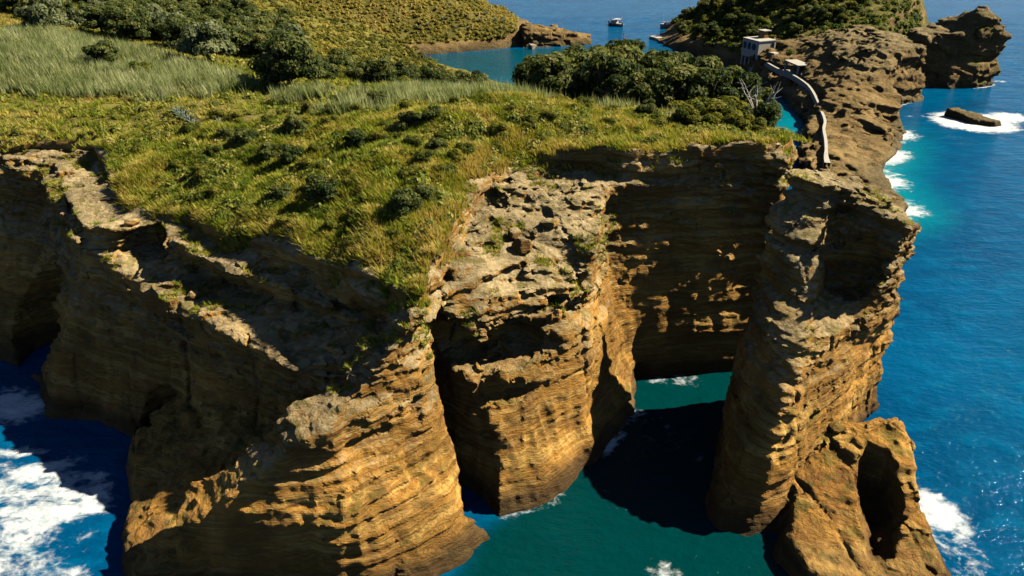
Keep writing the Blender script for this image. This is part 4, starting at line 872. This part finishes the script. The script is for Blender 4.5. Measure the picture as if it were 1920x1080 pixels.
# boats
def hull(Lb, B, Hb, bow=1.0, n=14, stern=.82):
    V = []; F = []
    for i_ in range(n+1):
        u = i_/n; w = B/2*(stern if u < .05 else 1)*min(1, stern+(1-stern)*u*3)*(1-max(0, (u-.5)/.5)**2.4)
        w = max(w, .03); zt = Hb*(1+.35*max(0, u-.4)**1.5*bow); x = -Lb/2+Lb*u
        V += [(x+.25*u*u, -w, zt), (x, -w*.82, Hb*.35), (x-.1*u, 0, -.35), (x, w*.82, Hb*.35), (x+.25*u*u, w, zt)]
    for i_ in range(n):
        for q in range(4): F.append((i_*5+q, i_*5+5+q, i_*5+6+q, i_*5+q+1))
    F += [(0, 1, 3, 4), (1, 2, 3, 3)]
    F = np.array(F); T3 = np.concatenate([F[:, :3], F[F[:, 2] != F[:, 3]][:, [0, 2, 3]]])
    V = np.array(V); return V, T3
def deck(Lb, B, z, n=14, stern=.82, s=.94):
    V = []; F = []
    for i_ in range(n+1):
        u = i_/n; w = max(.03, B/2*s*(stern if u < .05 else 1)*min(1, stern+(1-stern)*u*3)*(1-max(0, (u-.5)/.5)**2.4)); V += [(-Lb/2+Lb*u, -w, z), (-Lb/2+Lb*u, w, z)]
    for i_ in range(n): F.append((2*i_, 2*i_+2, 2*i_+3, 2*i_+1))
    return np.array(V), np.array(F)
b = thing('motor_boat', 'white motor boat with a canopy afloat in open water', 'boat', (52.2, 396, .1), math.atan2(12, -8.6))
part('hull', hull(10.5, 3.2, 1.25), M_WHITE, b, True); part('deck', deck(10.5, 3.2, 1.0), M_DECK, b)
cb = part('cabin', [box((.3, 0, 1.75), (3.2, 2.3, 1.5), 0, .86)], M_WHITE, b); part('windscreen', [box((1.75, 0, 2.0), (.2, 1.9, .5), 0, .93)], M_GLASS, cb)
part('canopy', [box((-1.6, 0, 3.1), (3.6, 2.6, .16))], M_WHITE, b)
for x in (-3.2, 0):
    for y in (-1.15, 1.15): part('canopy_post', [tube([(x, y, 1), (x, y, 3.1)], [.05, .05])], M_DARK, b)
part('rail', [tube([(1.5, -1.4, 1.9), (3.6, -1.0, 2.1), (5.3, 0, 2.3), (3.6, 1.0, 2.1), (1.5, 1.4, 1.9)], [.05]*5)], M_WHITE, b)
part('outboard', [box((-5.4, 0, 1.0), (.6, .7, 1.3), 0, .8)], M_DARK, b); part('arch', [tube([(-3.3, -1.3, 1), (-3.5, -1.2, 3.8), (-3.5, 1.2, 3.8), (-3.3, 1.3, 1)], [.1]*4)], M_WHITE, b)
def bpt(o, x, y, z):
    a = o.rotation_euler[2]; return o.location[0]+x*cos(a)-y*sin(a), o.location[1]+x*sin(a)+y*cos(a), o.location[2]+z
for (x, y, s_i, l) in [(2.8, .3, 1, 'person in a red top near the bow of the motor boat'), (-2.4, -.5, 0, 'person in white under the canopy of the motor boat')]:
    person(*bpt(b, x, y, 1.0), random.random()*6, s_i, l)
b = thing('passenger_ferry', 'open passenger ferry moored against the dark hillside', 'ferry', (80.2, 388, .1), pi+.25)
part('hull', hull(14.5, 4.8, 1.9, .6), M_WHITE, b, True); part('deck', deck(14.5, 4.8, 1.55), M_DECK, b)
w = part('wheelhouse', [box((-5.0, 0, 2.8), (2.2, 2.6, 2.4), 0, .9)], M_WHITE, b); part('window', [box((-5.0, 0, 3.2), (2.22, 2.62, .7), 0, .96)], M_GLASS, w)
part('wheelhouse_roof', [box((-5.0, 0, 4.1), (2.8, 3.0, .2))], M_WHITE, w)
part('mast', [tube([(6.0, 0, 1.6), (6.1, 0, 6.6)], [.1, .05])], M_WHITE, b)
for y in (-1.6, 1.6): part('bench', [box((.5, y, 1.95), (7.5, .6, .5))], M_BLUE, b)
part('rail', [tube([(-3.5, -2.2, 2.5), (2, -2.3, 2.6), (5, -1.3, 2.8), (6.8, 0, 3.0), (5, 1.3, 2.8), (2, 2.3, 2.6), (-3.5, 2.2, 2.5)], [.05]*7)], M_WHITE, b)
SL = ['white', 'red', 'dark blue', 'orange', 'teal', 'pink']
for q in range(11):
    x = -3+q*.75; y = (-1)**q*(.5+.5*random.random()); s_i = [1, 0, 2, 3, 5, 1, 2, 4, 0, 2, 1][q]
    person(*bpt(b, x, y, 1.56), random.random()*6, s_i, 'passenger in a %s top on the ferry, %s from the wheelhouse' % (SL[s_i], ORD[q]), 'ferry passengers')
